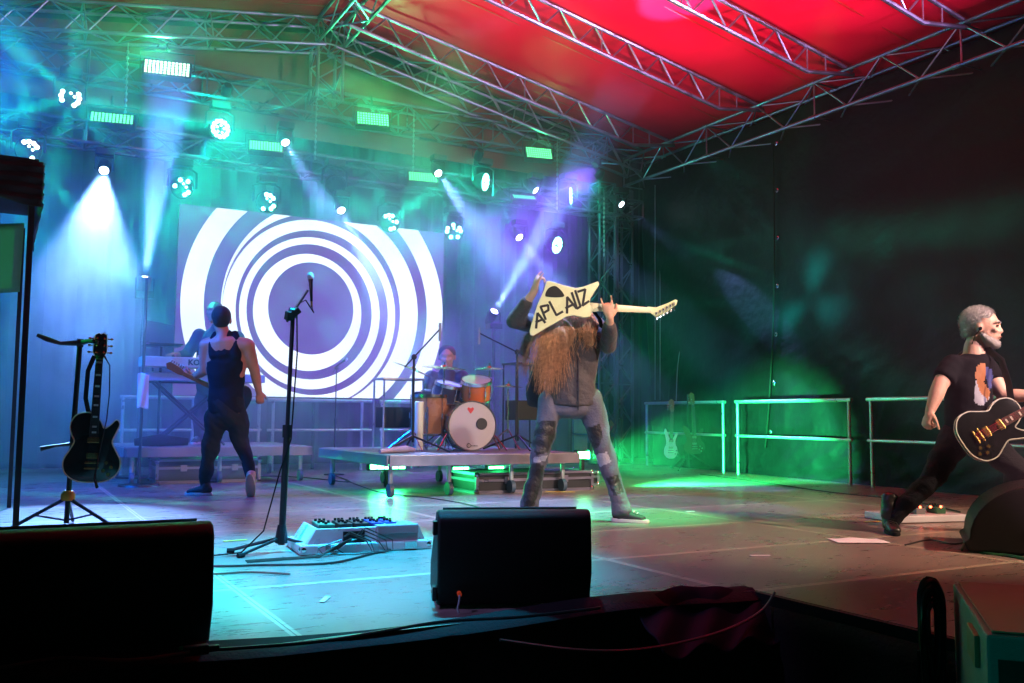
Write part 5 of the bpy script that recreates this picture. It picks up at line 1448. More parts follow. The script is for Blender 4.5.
def hand(mb, wrist, d, palm_n, curl=0.5, side=1, s=1.0, spread=.12, curls=None, thumb=None):
    """palm, four unequal bent fingers and a thumb. d = direction of fingers, palm_n = where the palm faces"""
    w = Vector(wrist); d = Vector(d).normalized(); n = Vector(palm_n); n = (n - d * n.dot(d)).normalized(); x = d.cross(n) * side
    pc = w + d * .050 * s
    limb(mb, [w, w + d * .03 * s], [(.026 * s, .022 * s)] * 2)
    f = d; u = n
    rot = Matrix((( x.x, d.x, n.x), (x.y, d.y, n.y), (x.z, d.z, n.z)))
    mb.ball(pc, (.042 * s, .052 * s, .017 * s), 16, 10, rot)
    for k, (off, L, rad) in enumerate(((-.031, .066, .0088), (-.011, .078, .0092), (.010, .083, .0095), (.031, .074, .0092))):
        c = curls[k] if curls else curl
        base = w + d * (.088 - abs(off) * .25) * s + x * off * s
        dirv = (d + x * off * spread * 12).normalized()
        pts = [base - dirv * .03 * s, base]; a = 0
        for seg, fr in ((.42, .9), (.32, 1.1), (.26, .9)):
            a += c * fr
            dd = dirv * math.cos(a) + n * math.sin(a)
            pts.append(pts[-1] + dd * L * seg * s)
        limb(mb, pts, [rad * 1.1 * s, rad * 1.1 * s, rad * s, rad * .92 * s, rad * .8 * s], 10, 2)
    td = Vector(thumb) if thumb is not None else None
    b = w + d * .022 * s + x * .028 * s + n * .006 * s
    t1 = (x * .75 + d * .75 + n * .35).normalized() if td is None else td.normalized()
    t2 = (x * .25 + d * .9 + n * .6).normalized() if td is None else (td + n * .6).normalized()
    limb(mb, [b, b + t1 * .038 * s, b + t1 * .038 * s + t2 * .034 * s, b + t1 * .038 * s + t2 * .056 * s], [.016 * s, .0125 * s, .0105 * s, .009 * s], 10, 2)

def shoe(parent, ankle, toe_dir, m, sole_m, s=1.0, pitch=0.0, name='shoe', roll=0.0, h=.085):
    """low shoe: upper, sole, laces; ankle = ankle joint, pitch lifts the heel"""
    a = Vector(ankle); t = Vector(toe_dir); t.z = 0; t.normalize(); sx = Vector((-t.y, t.x, 0))
    R1 = Matrix((( sx.x, t.x, 0), (sx.y, t.y, 0), (0, 0, 1)))
    tilt = Matrix.Rotation(-pitch, 3, 'X')
    def W(v): return a + R1 @ (tilt @ (Vector(v) * s))
    up = MB()
    limb(up, [W((0, -.045, -h * .35)), W((0, .0, -h * .35)), W((0, .07, -h * .5)), W((.004, .15, -h * .66))], [(.038 * s, .042 * s), (.042 * s, .044 * s), (.045 * s, .034 * s), (.040 * s, .024 * s)], 16)
    limb(up, [W((0, -.02, .02)), W((0, -.01, -h * .5))], [.044 * s, .044 * s])
    u = remesh(up, name, m, parent, .009, 3)
    so = []
    for k in range(28):
        an = 2 * math.pi * k / 28
        yy = math.sin(an); xx = math.cos(an)
        so.append((xx * (.043 + .008 * max(0, yy)) , .055 + yy * .145))
    sm_ = MB()
    n = len(so)
    vs = [W((x, y, -h)) for x, y in so] + [W((x, y, -h + .026)) for x, y in so]
    fs = [(i, (i + 1) % n, n + (i + 1) % n, n + i) for i in range(n)] + [tuple(range(n - 1, -1, -1)), tuple(range(n, 2 * n))]
    sm_.add(vs, fs).build('sole', sole_m, u, world=True, bevel=.006, smooth=True)
    lc = MB()
    for k in range(4):
        y = .035 + k * .026; z = -h * .35 + .043 - k * .009
        lc.tube([W((-.022, y, z - .006)), W((0, y + .004, z + .004)), W((.022, y, z - .006))], .003 * s, 6)
    lc.build('laces', sole_m, u, world=True, smooth=True)
    return u
# ---- measured helper: point at pixel on a vertical plane through (x0, y0) facing the camera ----
def bill(px, py, ref):
    """point seen at a pixel at the same viewing distance as ref"""
    d = ROT @ Vector((px - CX, -(py - CY), -F_PX)); v = ROT @ Vector((0, 0, -1))
    ref = Vector(ref); t = (ref - EYE).dot(v) / d.dot(v)
    return EYE + d * t
CAMR = Vector((ROT[0][0], ROT[1][0], 0)).normalized()      # to the right of the picture
CAMF = Vector((-CAMR.y, CAMR.x, 0))                        # away from the camera
TOCAM = -CAMF

# ======================= MIDDLE GUITARIST =======================
REF = (at(532, 520, 2, 0) + at(628, 520, 2, 0)) / 2
def b_(px, py, off=0.0): return bill(px, py, REF) + CAMF * off
mg = thing('person', 'person with long hair and dark shirt raising a cream guitar in front of the face', 'person', (REF.x, REF.y, 0))
SK1 = skin('skin_pink', (0.62, 0.34, 0.25))
hip = b_(571, 400); chest = b_(572, 345); neck = b_(572, 318); headc = b_(570, 304, .02)
hl, hr_ = b_(552, 403), b_(590, 403)
kl, kr = b_(540, 452, -.06), b_(607, 462, -.04)
al = at(529, 510, 0, b_(529, 510).x); al = b_(529, 508, .05); ar = b_(621, 511, -.10)
shl, shr = b_(548, 326, .02), b_(597, 328, .0)
ell_, elr = b_(514, 322, -.12), b_(606, 348, -.14)
wl, wr_ = b_(533, 296, -.22), b_(605, 323, -.34)
body = MB()
head(body, headc, TOCAM + Vector((0, 0, -.15)), (0, 0, 1))
limb(body, [headc + Vector((0, 0, -.05)), neck + Vector((0, 0, -.04))], [.058, .066])
limb(body, [chest + Vector((0, 0, .04)), b_(571, 372), hip], [(.16, .105), (.145, .10), (.155, .11)], 18)
for s_, e_, w_ in ((shl, ell_, wl), (shr, elr, wr_)):
    limb(body, [s_, s_.lerp(e_, .5), e_], [.062, .054, .043]); limb(body, [e_, e_.lerp(w_, .35), w_], [.043, .042, .027])
for h_, k_, a_ in ((hl, kl, al), (hr_, kr, ar)):
    limb(body, [h_, h_.lerp(k_, .5), k_], [.078, .062, .046]); limb(body, [k_, k_.lerp(a_, .35), a_], [.044, .042, .032])
# picking hand upright over the guitar edge, fretting hand gripping the neck near the body
hand(body, wl, b_(538, 278, -.24) - wl, CAMR * .8 + CAMF * .3, side=1, s=1.05, curls=(.15, .95, .85, .25), spread=.2)
hand(body, wr_, Vector((0, 0, 1)) - CAMR * .18, CAMF, side=-1, s=1.05, curls=(.12, 1.1, 1.1, .15), spread=.16)
remesh(body, 'body', SK1, mg, .0085, 3)
# shirt
sh = MB()
limb(sh, [neck + Vector((0, 0, -.04)), neck + Vector((0, 0, -.09)), chest, b_(571, 372), b_(571, 396), b_(571, 404)], [(.09, .08), (.17, .11), (.215, .135), (.185, .128), (.195, .14), (.205, .148)], 22, 4, flat=.15)
limb(sh, [shl + CAMR * .05, shl, shl.lerp(ell_, .5), ell_], [.095, .084, .072, .062]); limb(sh, [ell_, ell_.lerp(wl, .4), ell_.lerp(wl, .62)], [.062, .056, .050])
limb(sh, [shr - CAMR * .05, shr, shr.lerp(elr, .5), elr], [.095, .082, .070, .060]); limb(sh, [elr, elr.lerp(wr_, .4), elr.lerp(wr_, .72)], [.060, .054, .046])
SHIRT = mat('charcoal_shirt', (0.055, 0.043, 0.052), 0.7, bump=.6, bscale=28, sheen=.15)
sho = remesh(sh, 'shirt', SHIRT, mg, .0115, 4, wr(.011, 19))
pk_ = MB()
for k in range(7):
    q_ = b_(576, 337 + k * 11, -.150); pk_.ball(q_, (.006, .004, .006), 8, 5)
pk_.build('shirt_buttons', mat('dark_button', (.02, .02, .02), .3), sho, world=True, smooth=True)
pc_ = MB().tube([b_(576.5, 330 + k * 8, -.142 - .006 * math.sin(k)) for k in range(11)], [(.012, .003)] * 11, 6)
pc_.build('shirt_placket', SHIRT, sho, world=True, smooth=True)
col_ = MB()
# jacket tail / flannel at the back left
jt = MB(); limb(jt, [b_(541, 360, .12), b_(536, 385, .12), b_(534, 405, .12)], [(.05, .03), (.07, .03), (.06, .025)])
remesh(jt, 'shirt_tail', mat('dark_lining', (.03, .028, .035), .8), sho, .012, 3, wr(.01, 25))
# jeans
JE = mat('worn_grey_denim', (0.095, 0.088, 0.125), 0.8, bump=.3, bscale=70, var=.35, vscale=5)
je = MB()
limb(je, [b_(571, 396), b_(571, 410)], [(.172, .125), (.180, .13)], 20, flat=.5)
for h_, k_, a_ in ((hl, kl, al), (hr_, kr, ar)):
    limb(je, [h_ + Vector((0, 0, .02)), h_.lerp(k_, .5), k_], [.100, .084, .068]); limb(je, [k_, k_.lerp(a_, .45), a_ + Vector((0, 0, .0))], [.067, .060, .072], flat=.3)
jo = remesh(je, 'jeans', JE, mg, .0105, 3, lambda x, y, z: .0035 * (math.sin(z * 46 + 5 * math.sin(x * 11 + y * 7 + z * 5)) ** 3) * (1.3 if z < .7 else .4) + .002 * math.sin(x * 60 + z * 21) + .007 * math.sin(z * 17 + 3 * math.sin(x * 9)) * math.sin(x * 30 + y * 20))
PATCH = mat('black_leather_patch', (.02, .018, .022), .45, bump=.5, bscale=60)
def to_px(p):
    v = ROT.transposed() @ (Vector(p) - EYE); return CX + F_PX * v.x / -v.z, CY - F_PX * v.y / -v.z
def inside(x, y, poly):
    c = False; n = len(poly)
    for i in range(n):
        x1, y1 = poly[i]; x2, y2 = poly[(i + 1) % n]
        if (y1 > y) != (y2 > y) and x < (x2 - x1) * (y - y1) / (y2 - y1) + x1: c = not c
    return c
jo.data.materials.append(PATCH); jo.data.materials.append(mat('bleached_denim', (.34, .32, .38), .85, bump=.4, bscale=90))
polys = [(1, [(533, 424), (545, 420), (556, 421), (555, 436), (548, 452), (536, 456), (531, 440)]), (1, [(524, 466), (537, 463), (544, 466), (541, 486), (534, 506), (524, 507), (521, 488)]),
         (1, [(574, 432), (600, 424), (603, 436), (598, 448), (584, 452)]), (2, [(594, 455), (607, 452), (611, 462), (600, 467)]), (2, [(534, 457), (548, 455), (546, 461), (533, 463)]), (1, [(606, 478), (618, 474), (624, 492), (614, 496)])]
for f in jo.data.polygons:
    if f.normal.dot(TOCAM) > -.1:
        x, y = to_px(f.center + Vector((REF.x, REF.y, 0)))
        for i, poly in polys:
            if inside(x, y, poly): f.material_index = i
bt = MB().tube([b_(552 + k * 5.2, 403.5 + (1.2 if k in (0, 7) else 0), -.118 + .05 * abs(k - 3.5) / 3.5) for k in range(8)], [(.020, .006)] * 8, 8)
bt.build('belt', PATCH, jo, world=True, smooth=True)
SNK = mat('dark_canvas_shoe', (.03, .025, .03), .7); SOLE = mat('white_rubber_sole', (.62, .58, .52), .6)
fl_, fr_ = Vector((al.x, al.y, .085)), Vector((ar.x, ar.y, .085))
shoe(mg, fl_, TOCAM - CAMR * .1, SNK, SOLE); shoe(mg, fr_, CAMR * .95 + TOCAM * .45, SNK, SOLE)
# long hair: strands thrown forward from the hidden head down over the chest, and out to the left
HAIR = mat('auburn_hair', (0.42, 0.20, 0.11), 0.42, var=.35, vscale=40, spec=.5)
hm_ = MB(); rnd = random.Random(5)
cap = MB(); ell(cap, headc + Vector((0, 0, .02)) + CAMF * .01, (.092, .112, .105), TOCAM, (0, 0, 1))
limb(cap, [headc + TOCAM * .06 + Vector((0, 0, -.02)), b_(562, 330, -.13), b_(556, 352, -.14)], [(.09, .06), (.11, .045), (.07, .03)])
limb(cap, [headc + TOCAM * .06 + CAMR * .05, b_(590, 328, -.13), b_(588, 345, -.13)], [(.06, .05), (.05, .04), (.03, .02)])
hc_ = remesh(cap, 'hair', HAIR, mg, .011, 2, lambda x, y, z: .008 * math.sin((x + y) * 140 + 4 * math.sin(z * 14)))
def strand(p0, p1, p2, p3, r0):
    pts = []
    for k in range(9):
        t = k / 8; pts.append(p0 * (1 - t) ** 3 + p1 * 3 * t * (1 - t) ** 2 + p2 * 3 * t * t * (1 - t) + p3 * t ** 3 + CAMR * (math.sin(t * 8 + r0 * 2600) * .016 * t) + Vector((0, 0, math.sin(t * 13 + r0 * 4000) * .006)))
    hm_.tube(pts, [r0 * (1 - .75 * (k / 8) ** 1.5) for k in range(9)], 5)
for k in range(900):
    u = rnd.gauss(0, 1)
    x1 = 556 + u * 8; L = 346 + 46 * rnd.random() ** .6 * math.exp(-((x1 - 551) / 20) ** 2) + rnd.random() * 10
    if rnd.random() < .12: x1 = 588 + rnd.gauss(0, 4); L = 332 + rnd.random() * 22
    st = headc + CAMR * rnd.uniform(-.08, .08) + Vector((0, 0, rnd.uniform(-.02, .08))) + TOCAM * .07
    strand(st, b_(x1 - 0 + rnd.gauss(0, 3), 320, -.19), b_(x1 - 4 + rnd.gauss(0, 4), 340, -.18 + rnd.uniform(-.02, .02)), b_(x1 - 6 + rnd.gauss(0, 6), L, -.155 + rnd.uniform(-.02, .01)), rnd.uniform(.0010, .0030))
for k in range(150):
    st = headc - CAMR * .08 + CAMF * .04
    e_ = b_(524 + rnd.gauss(0, 5), 350 + rnd.random() * 28, .0)
    strand(st, b_(545, 320, .02), b_(524 + rnd.gauss(0, 4), 326 + rnd.random() * 10, .02), e_, rnd.uniform(.001, .003))
hm_.build('hair_strands', HAIR, hc_, world=True, smooth=True)

# the cream explorer style guitar, seen from its back
CREAMG = mat('cream_lacquer', (0.85, 0.83, 0.50), 0.3, var=.05)
def gp(px, py, off=-.27): return b_(px, py, off)
G0 = gp(566, 312); gx_ = (gp(640, 309) - gp(566, 312)).normalized(); gn = TOCAM - Vector((0, 0, .0)); gn = (gn - gx_ * gn.dot(gx_)).normalized(); gy_ = gn.cross(gx_)
GM = Matrix(((gx_.x, gy_.x, gn.x, G0.x), (gx_.y, gy_.y, gn.y, G0.y), (gx_.z, gy_.z, gn.z, G0.z), (0, 0, 0, 1)))
GI = GM.inverted()
def g2(px, py):
    d = ROT @ Vector((px - CX, -(py - CY), -F_PX)); t = (G0 - EYE).dot(gn) / d.dot(gn); q = GI @ (EYE + d * t); return (q.x, q.y)
xg = thing('electric_guitar', 'cream angular guitar with black hand painted lettering, held up sideways', 'guitar', (0, 0, 0), 0, 'guitars on the stage')
xg.matrix_world = GM; bpy.context.view_layer.update()
outl = [(549, 281), (562, 285), (575, 288.5), (583, 287), (598, 281.5), (599, 285), (590, 299), (589, 305), (594, 308), (590, 317), (584, 318), (573, 315.5), (566, 317), (550, 326), (533, 336), (530, 335), (529.5, 331), (533, 318), (538, 303), (544, 290), (546, 282)]
ob_ = MB().prism([g2(*p) for p in outl], -.022, .022).build('body', CREAMG, xg, bevel=.006, smooth=True, bseg=3)
hole = spl([g2(*p) for p in ((545, 296), (548, 289), (555, 286.5), (561, 291), (564, 296.5), (558, 297.8), (550, 297.5))], 4)
MB().prism(hole, .0225, .0245).build('cavity_cover', mat('black_cover', (.012, .01, .01), .35), xg)
nkp = [g2(*p) for p in ((588, 302.5), (600, 303.5), (650, 307.5), (652, 313), (600, 311.5), (588, 312.5))]
MB().prism(nkp, -.014, .012).build('neck', mat('cream_neck', (.78, .72, .48), .35), xg, bevel=.006, smooth=True)
hsp = [g2(*p) for p in ((647, 306.5), (656, 307.5), (668, 303), (675, 299.5), (677.5, 300.5), (676, 305), (668, 311), (656, 317.5), (651, 313.5))]
hso = MB().prism(hsp, -.010, .010).build('headstock', CREAMG, xg, bevel=.004)
for k in range(6):
    q_ = g2(656 + k * 3.5, 314.5 - k * 1.9)
    pgm = MB().box((q_[0], q_[1] + .006, .017), (.014, .018, .014)).cyl((q_[0], q_[1], .014), (q_[0] + .002, q_[1] - .026, .014), .003, 6).ball((q_[0] + .003, q_[1] - .032, .014), (.008, .010, .005), 8, 6)
    pgm.build('tuning_peg', STEEL, hso, bevel=0)
# lettering APLAUZ, strokes of black tape
INK = mat('black_tape_lettering', (.012, .01, .012), .5)
letters = [
 ('A', [((536, 328.5), (537.5, 313.5)), ((537.5, 313.5), (545, 323)), ((535.8, 322.5), (543, 319.5))]),
 ('P', [((545.5, 319.8), (540.5, 307)), ((540.5, 307), (548, 305.5)), ((548, 305.5), (548.3, 310.5)), ((548.3, 310.5), (543.2, 313.5))]),
 ('L', [((549.2, 302), (556.2, 315.5)), ((556.2, 315.5), (562.5, 312))]),
 ('A', [((566.8, 313.5), (567, 297.5)), ((567, 297.5), (576, 308.5)), ((565.5, 308.5), (573.5, 304.5))]),
 ('U', [((571, 292.5), (577, 309.3)), ((577, 309.3), (580, 307.5)), ((580, 307.5), (578, 302)), ((571.2, 292), (580.5, 301))]),
 ('Z', [((577.5, 292.2), (585, 289.8)), ((585, 289.8), (582.3, 306)), ((582.3, 306), (588.5, 301.5))]),
]
# U written as two uprights joined below
letters[4] = ('U', [((571.5, 293), (576.8, 309)), ((576.8, 309), (580.2, 306.8)), ((580.2, 306.8), (575.0, 291.0))])
for nm, st_ in letters:
    lm = MB()
    for a_, b2_ in st_:
        p_, q_ = Vector(g2(*a_)), Vector(g2(*b2_)); d_ = (q_ - p_).normalized(); n2_ = Vector((-d_.y, d_.x)) * .0085
        p_ = p_ - d_ * .003; q_ = q_ + d_ * .003
        i0 = lm.v.__len__(); z_ = .0235 + .0004 * (len(lm.v) // 8)
        lm.prism([tuple(p_ + n2_), tuple(q_ + n2_), tuple(q_ - n2_), tuple(p_ - n2_)], .0222, z_)
    lm.build('painted_letter', INK, xg)
# dangling strap
stp = MB().tube([gp(590, 314, -.24), gp(597, 322, -.2), gp(600, 330, -.15), gp(596, 326, -.12)], [(.018, .003)] * 4, 6)
tag(stp.build('guitar_strap', MATTE, smooth=True), 'black strap hanging from the raised cream guitar', 'strap')

# ======================= RIGHT GUITARIST =======================
REF = at(890, 535, 2, 0) + CAMF * .12 + CAMR * .3
rg = thing('person', 'grey bearded person in black T-shirt playing a black guitar at right', 'person', (REF.x, REF.y, 0))
SK2 = skin('skin_fair', (0.66, 0.38, 0.30))
fdir = (CAMR * .84 + TOCAM * .54).normalized(); SIDE[0] = (CAMR * .80 + CAMF * .60).normalized()
hc2 = b_(982, 328, 0)
nk2 = b_(974, 347); ch2 = b_(968, 378); hp2_ = b_(968, 432, .02)
sL, sR = b_(947, 367, -.07), b_(993, 362, .12)
eL, eR = b_(932, 385, -.12), b_(1002, 396, -.02); 
wL, wR = b_(919, 412, -.16), b_(1030, 396, -.16)
hL2, hR2 = b_(954, 438, -.02), b_(986, 440, .05)
kL2, kR2 = b_(927, 475, -.10), b_(1010, 468, -.10)
aL2 = b_(890, 522, .0); aR2 = b_(1012, 520, .10)
body = MB()
P = head(body, hc2, fdir, Vector((0, 0, 1)) - fdir * .05, 1.15)
limb(body, [hc2 + Vector((0, 0, -.05)) - fdir * .02, nk2 + Vector((0, 0, .0)), nk2 + Vector((0, 0, -.06))], [.060, .064, .075])
limb(body, [ch2 + Vector((0, 0, .05)), b_(968, 408), hp2_], [(.15, .115), (.135, .115), (.14, .11)], 18)
limb(body, [sL, sL.lerp(eL, .5), eL], [.060, .060, .050]); limb(body, [eL, eL.lerp(wL, .35), wL], [.050, .050, .031])
limb(body, [sR, sR.lerp(eR, .5), eR], [.058, .060, .046]); limb(body, [eR, eR.lerp(wR, .35), wR], [.046, .046, .030])
for h_, k_, a_ in ((hL2, kL2, aL2), (hR2, kR2, aR2)):
    limb(body, [h_, h_.lerp(k_, .5), k_], [.09, .078, .058]); limb(body, [k_, k_.lerp(a_, .35), a_], [.056, .054, .036])
hand(body, wL, (b_(913, 422, -.18) - b_(919, 408, -.16)) , CAMR + CAMF * .2, side=1, s=1.08, curls=(1.25, 1.3, 1.3, 1.2))
hand(body, wR, CAMR + Vector((0, 0, .3)), CAMF, side=-1, curls=(.8, .8, .8, .8))
remesh(body, 'body', SK2, rg, .0085, 3)
GREYH = mat('grey_hair', (0.46, 0.43, 0.44), .6, bump=.6, bscale=160, var=.15, vscale=60)
hh = MB(); u2 = Vector((0, 0, 1)); r2_ = fdir.cross(u2)
ell(hh, P(0, -.020, .040), (.091, .112, .100), fdir, u2)
ell(hh, P(0, -.055, -.01), (.080, .063, .075), fdir, u2)
hho = remesh(hh, 'hair', GREYH, rg, .008, 2, lambda x, y, z: .003 * math.sin(x * 180) * math.sin(z * 150 + y * 120))
# cut the hair off the face: keep only what lies behind the hairline
bmh = bmesh.new(); bmh.from_mesh(hho.data)
inv_ = Matrix.Translation((REF.x, REF.y, 0))
kill = []
for v in bmh.verts:
    q_ = (inv_ @ v.co) - hc2; fy = q_.dot(fdir); uz = q_.z
    if fy > .066 + max(0, uz - .07) * .6 or (fy > .012 and uz < .052) or uz < -.062: kill.append(v)
bmesh.ops.delete(bmh, geom=kill, context='VERTS'); bmh.to_mesh(hho.data); bmh.free()
bd_ = MB()
ell(bd_, P(0, .034, -.072), (.064, .070, .056), fdir, u2); ell(bd_, P(0, .062, -.098), (.038, .038, .032), fdir, u2)
for k in (-1, 1): limb(bd_, [P(.066 * k, .0, -.02), P(.060 * k, .018, -.06), P(.035 * k, .055, -.09)], [.014, .022, .029])
bo_ = remesh(bd_, 'beard', mat('grey_beard', (.46, .42, .43), .8, bump=.8, bscale=200), rg, .008, 2, lambda x, y, z: .002 * math.sin(x * 200) * math.sin(z * 170))
bmh = bmesh.new(); bmh.from_mesh(bo_.data); kill = []
for v in bmh.verts:
    q_ = (inv_ @ v.co) - hc2
    if q_.z > -.036 - max(0, q_.dot(fdir) - .035) * .75 or (q_.dot(fdir) > .10 and q_.z > -.086): kill.append(v)
bmesh.ops.delete(bmh, geom=kill, context='VERTS'); bmh.to_mesh(bo_.data); bmh.free()
EYEM = mat('eye_dark', (.03, .02, .02), .2); 
ey_ = MB()
for k in (-1, 1): ey_.ball(P(.032 * k, .083, .006), (.011, .010, .006), 10, 6)
ey_.build('eyes', EYEM, rg, world=True, smooth=True)
br_ = MB()
for k in (-1, 1): br_.tube([P(.014 * k, .096, .026), P(.032 * k, .093, .032), P(.052 * k, .078, .026)], [.004, .0055, .003], 6)
br_.build('eyebrows', GREYH, rg, world=True, smooth=True)
MB().tube([P(-.020, .092, -.058), P(0, .100, -.057), P(.020, .092, -.058)], [.002, .0035, .002], 6).build('lips_line', mat('mouth_dark', (.22, .06, .06), .5), rg, world=True, smooth=True)
eb = -1 if (P(.08, 0, 0) - EYE).length > (P(-.08, 0, 0) - EYE).length else 1
MB().ball(P(.086 * eb, .0, -.01), .0125, 10, 8).tube([P(.086 * eb, 0, -.015), P(.080 * eb, -.03, -.05), P(.06 * eb, -.06, -.13)], .003, 6).build('earpiece', MATTE, rg, world=True, smooth=True)
TS = mat('black_cotton', (0.008, 0.007, 0.011), 0.85, spec=.1, bump=.2, bscale=140)
ts = MB()
limb(ts, [nk2 + Vector((0, 0, -.05)), nk2 + Vector((0, 0, -.10)), ch2, b_(968, 408), b_(969, 436, .02)], [(.09, .08), (.16, .11), (.195, .135), (.172, .135), (.172, .135)], 22, 4, flat=.15)
limb(ts, [ch2 + Vector((0, 0, .06)), sL, sL.lerp(eL, .45), sL.lerp(eL, .72)], [.085, .077, .074, .073], flat=.2); limb(ts, [ch2 + Vector((0, 0, .06)), sR, sR.lerp(eR, .55)], [.09, .074, .074], flat=.2)
tso = remesh(ts, 't_shirt', TS, rg, .0115, 4, wr(.009, 20, seed=1.0))
# chest print on the front of the shirt: faces of the shirt get the print's colours
def to_px(p):
    v = ROT.transposed() @ (Vector(p) - EYE); return CX + F_PX * v.x / -v.z, CY - F_PX * v.y / -v.z
def inside(x, y, poly):
    c = False; n = len(poly)
    for i in range(n):
        x1, y1 = poly[i]; x2, y2 = poly[(i + 1) % n]
        if (y1 > y) != (y2 > y) and x < (x2 - x1) * (y - y1) / (y2 - y1) + x1: c = not c
    return c
prints = [('white', (.34, .33, .42), [(976, 380), (984, 384), (990, 398), (982, 406), (974, 402)]),
          ('orange', (.34, .12, .05), [(977, 366), (984, 362), (986, 370), (984, 382), (990, 392), (988, 400), (980, 392), (975, 376)]),
          ('blue', (.04, .05, .2), [(986, 366), (992, 370), (994, 385), (989, 390), (986, 376)])]
for nm, colr, poly in prints: tso.data.materials.append(mat('print_' + nm, colr, .7))
for f in tso.data.polygons:
    if f.normal.dot(TOCAM) > .1:
        x, y = to_px(f.center + Vector((REF.x, REF.y, 0)))
        for i, (nm, colr, poly) in enumerate(prints):
            if inside(x, y, poly): f.material_index = i + 1
# short hair and stubble over hair cap and beard
def fuzz(base, m, name, n, L, seed, down=.4):
    r = random.Random(seed); mb = MB(); off = Vector((REF.x, REF.y, 0)); ps = base.data.polygons
    for k in range(n):
        f = ps[r.randrange(len(ps))]; p = f.center + off
        d = (f.normal + Vector((r.uniform(-.5, .5), r.uniform(-.5, .5), r.uniform(-.5, .3) - down))).normalized()
        if f.normal.dot(d) < 0: continue
        mb.tube([p - d * .002, p + d * L * r.uniform(.5, 1)], [.0011, .0004], 3)
    mb.build(name, m, base, world=True)
fuzz(hho, GREYH, 'hair_tufts', 3000, .019, 3, -.15)
fuzz(bo_, bo_.data.materials[0], 'beard_tufts', 900, .008, 4)
PANT = mat('black_denim', (0.012, 0.012, 0.019), 0.75, spec=.15, bump=.4, bscale=120)
pn = MB()
limb(pn, [b_(969, 426, .02), b_(969, 438, .02)], [(.158, .125), (.165, .13)], 20, flat=.5)
for h_, k_, a_ in ((hL2, kL2, aL2), (hR2, kR2, aR2)):
    limb(pn, [h_, h_.lerp(k_, .5), k_], [.108, .094, .073]); limb(pn, [k_, k_.lerp(a_, .4), a_], [.072, .066, .052])
remesh(pn, 'trousers', PANT, rg, .0105, 3, wr(.010, 30, seed=4.0))
BOOT = mat('black_boot_leather', (.014, .014, .014), .35)
shoe(rg, Vector((aL2.x, aL2.y, .095)), TOCAM * .95 - CAMR * .2, BOOT, MATTE, name='boot', h=.095)
shoe(rg, Vector((aR2.x, aR2.y, .095)), TOCAM * .6 + CAMR * .6, BOOT, MATTE, name='boot', h=.095)
bl = MB()
limb(bl, [Vector((aL2.x, aL2.y, .07)), aL2 + Vector((.02, .01, .14))], [.056, .062])
remesh(bl, 'boot_shaft', BOOT, rg, .011, 2, wr(.008, 60))
# guitar
g0 = b_(974, 428, -.24); gneck = b_(1020, 403, -.24)
guitar('electric_guitar', 'black single cutaway guitar with pale edge played by the right guitarist', LP, LPBLACK, GOLD,
       face_matrix(g0, (gneck - g0), TOCAM + Vector((0, 0, .25))), mat('pale_binding', (.75, .72, .68), .35), neck_len=.47, s=.98)
sp2 = MB().tube([b_(995, 412, -.22), b_(992, 385, -.21), b_(989, 362, -.16), b_(984, 350, -.05), b_(972, 350, .06), b_(955, 365, .1)], [(.024, .004)] * 6, 8)
tag(sp2.build('guitar_strap', mat('grey_strap', (.06, .05, .06), .7), smooth=True), 'dark strap over the shoulder of the right guitarist', 'strap')

# ======================= TANK TOP GUITARIST (seen from behind) =======================
REF = at(226, 496, 2, 0)
SIDE[0] = CAMR
tg_ = thing('person', 'person in black tank top seen from behind, walking across the stage', 'person', (REF.x, REF.y, 0))
SK3 = skin('skin_tan', (0.50, 0.22, 0.14))
hd3 = b_(221, 320); f3 = (CAMF + CAMR * -.35).normalized()
nk3 = b_(224, 334, -.02); ch3 = b_(226, 362); hp3 = b_(226, 410)
sl3, sr3 = b_(207, 346), b_(247, 346)
el3, er3 = b_(204, 370, .02), b_(253, 370, .05)
wl3, wr3 = b_(186, 376, .22), b_(256, 392, .10)
hl3, hr3 = b_(217, 414), b_(236, 414)
kl3, kr3 = b_(209, 452, .02), b_(240, 446, .05)
al3, ar3 = b_(202, 484, .06), b_(253, 474, -.06)
body = MB()
head(body, hd3, f3, (0, 0, 1), 1.12)
limb(body, [hd3 + Vector((0, 0, -.05)), nk3, nk3 + Vector((0, 0, -.08))], [.060, .062, .09])
limb(body, [nk3 + Vector((0, 0, -.10)), ch3, b_(226, 388), hp3], [(.15, .09), (.195, .115), (.155, .10), (.16, .11)], 20, 4)
limb(body, [nk3 + Vector((0, 0, -.07)), sl3], [.07, .075]); limb(body, [nk3 + Vector((0, 0, -.07)), sr3], [.07, .075])
limb(body, [sl3, sl3.lerp(el3, .5), el3], [.072, .062, .048]); limb(body, [el3, el3.lerp(wl3, .35), wl3], [.048, .047, .030])
limb(body, [sr3, sr3.lerp(er3, .5), er3], [.070, .060, .048]); limb(body, [er3, er3.lerp(wr3, .35), wr3], [.048, .046, .030])
for h_, k_, a_ in ((hl3, kl3, al3), (hr3, kr3, ar3)):
    limb(body, [h_, h_.lerp(k_, .5), k_], [.09, .078, .058]); limb(body, [k_, k_.lerp(a_, .35), a_], [.056, .056, .036])
hand(body, wl3, (b_(176, 373, .24) - wl3), Vector((0, 0, 1)) + CAMF * .5, side=-1, curls=(1., 1., 1., .9))
hand(body, wr3, (b_(257, 402, .12) - wr3), CAMF - CAMR * .5, side=1, curls=(.8, .7, .7, .6))
remesh(body, 'body', SK3, tg_, .0095, 3)
hr_m = MB(); ell(hr_m, hd3 + Vector((0, 0, .036)) - f3 * .018, (.090, .110, .096), f3, (0, 0, 1)); ell(hr_m, hd3 - f3 * .045 + Vector((0, 0, -.02)), (.074, .058, .060), f3, (0, 0, 1))
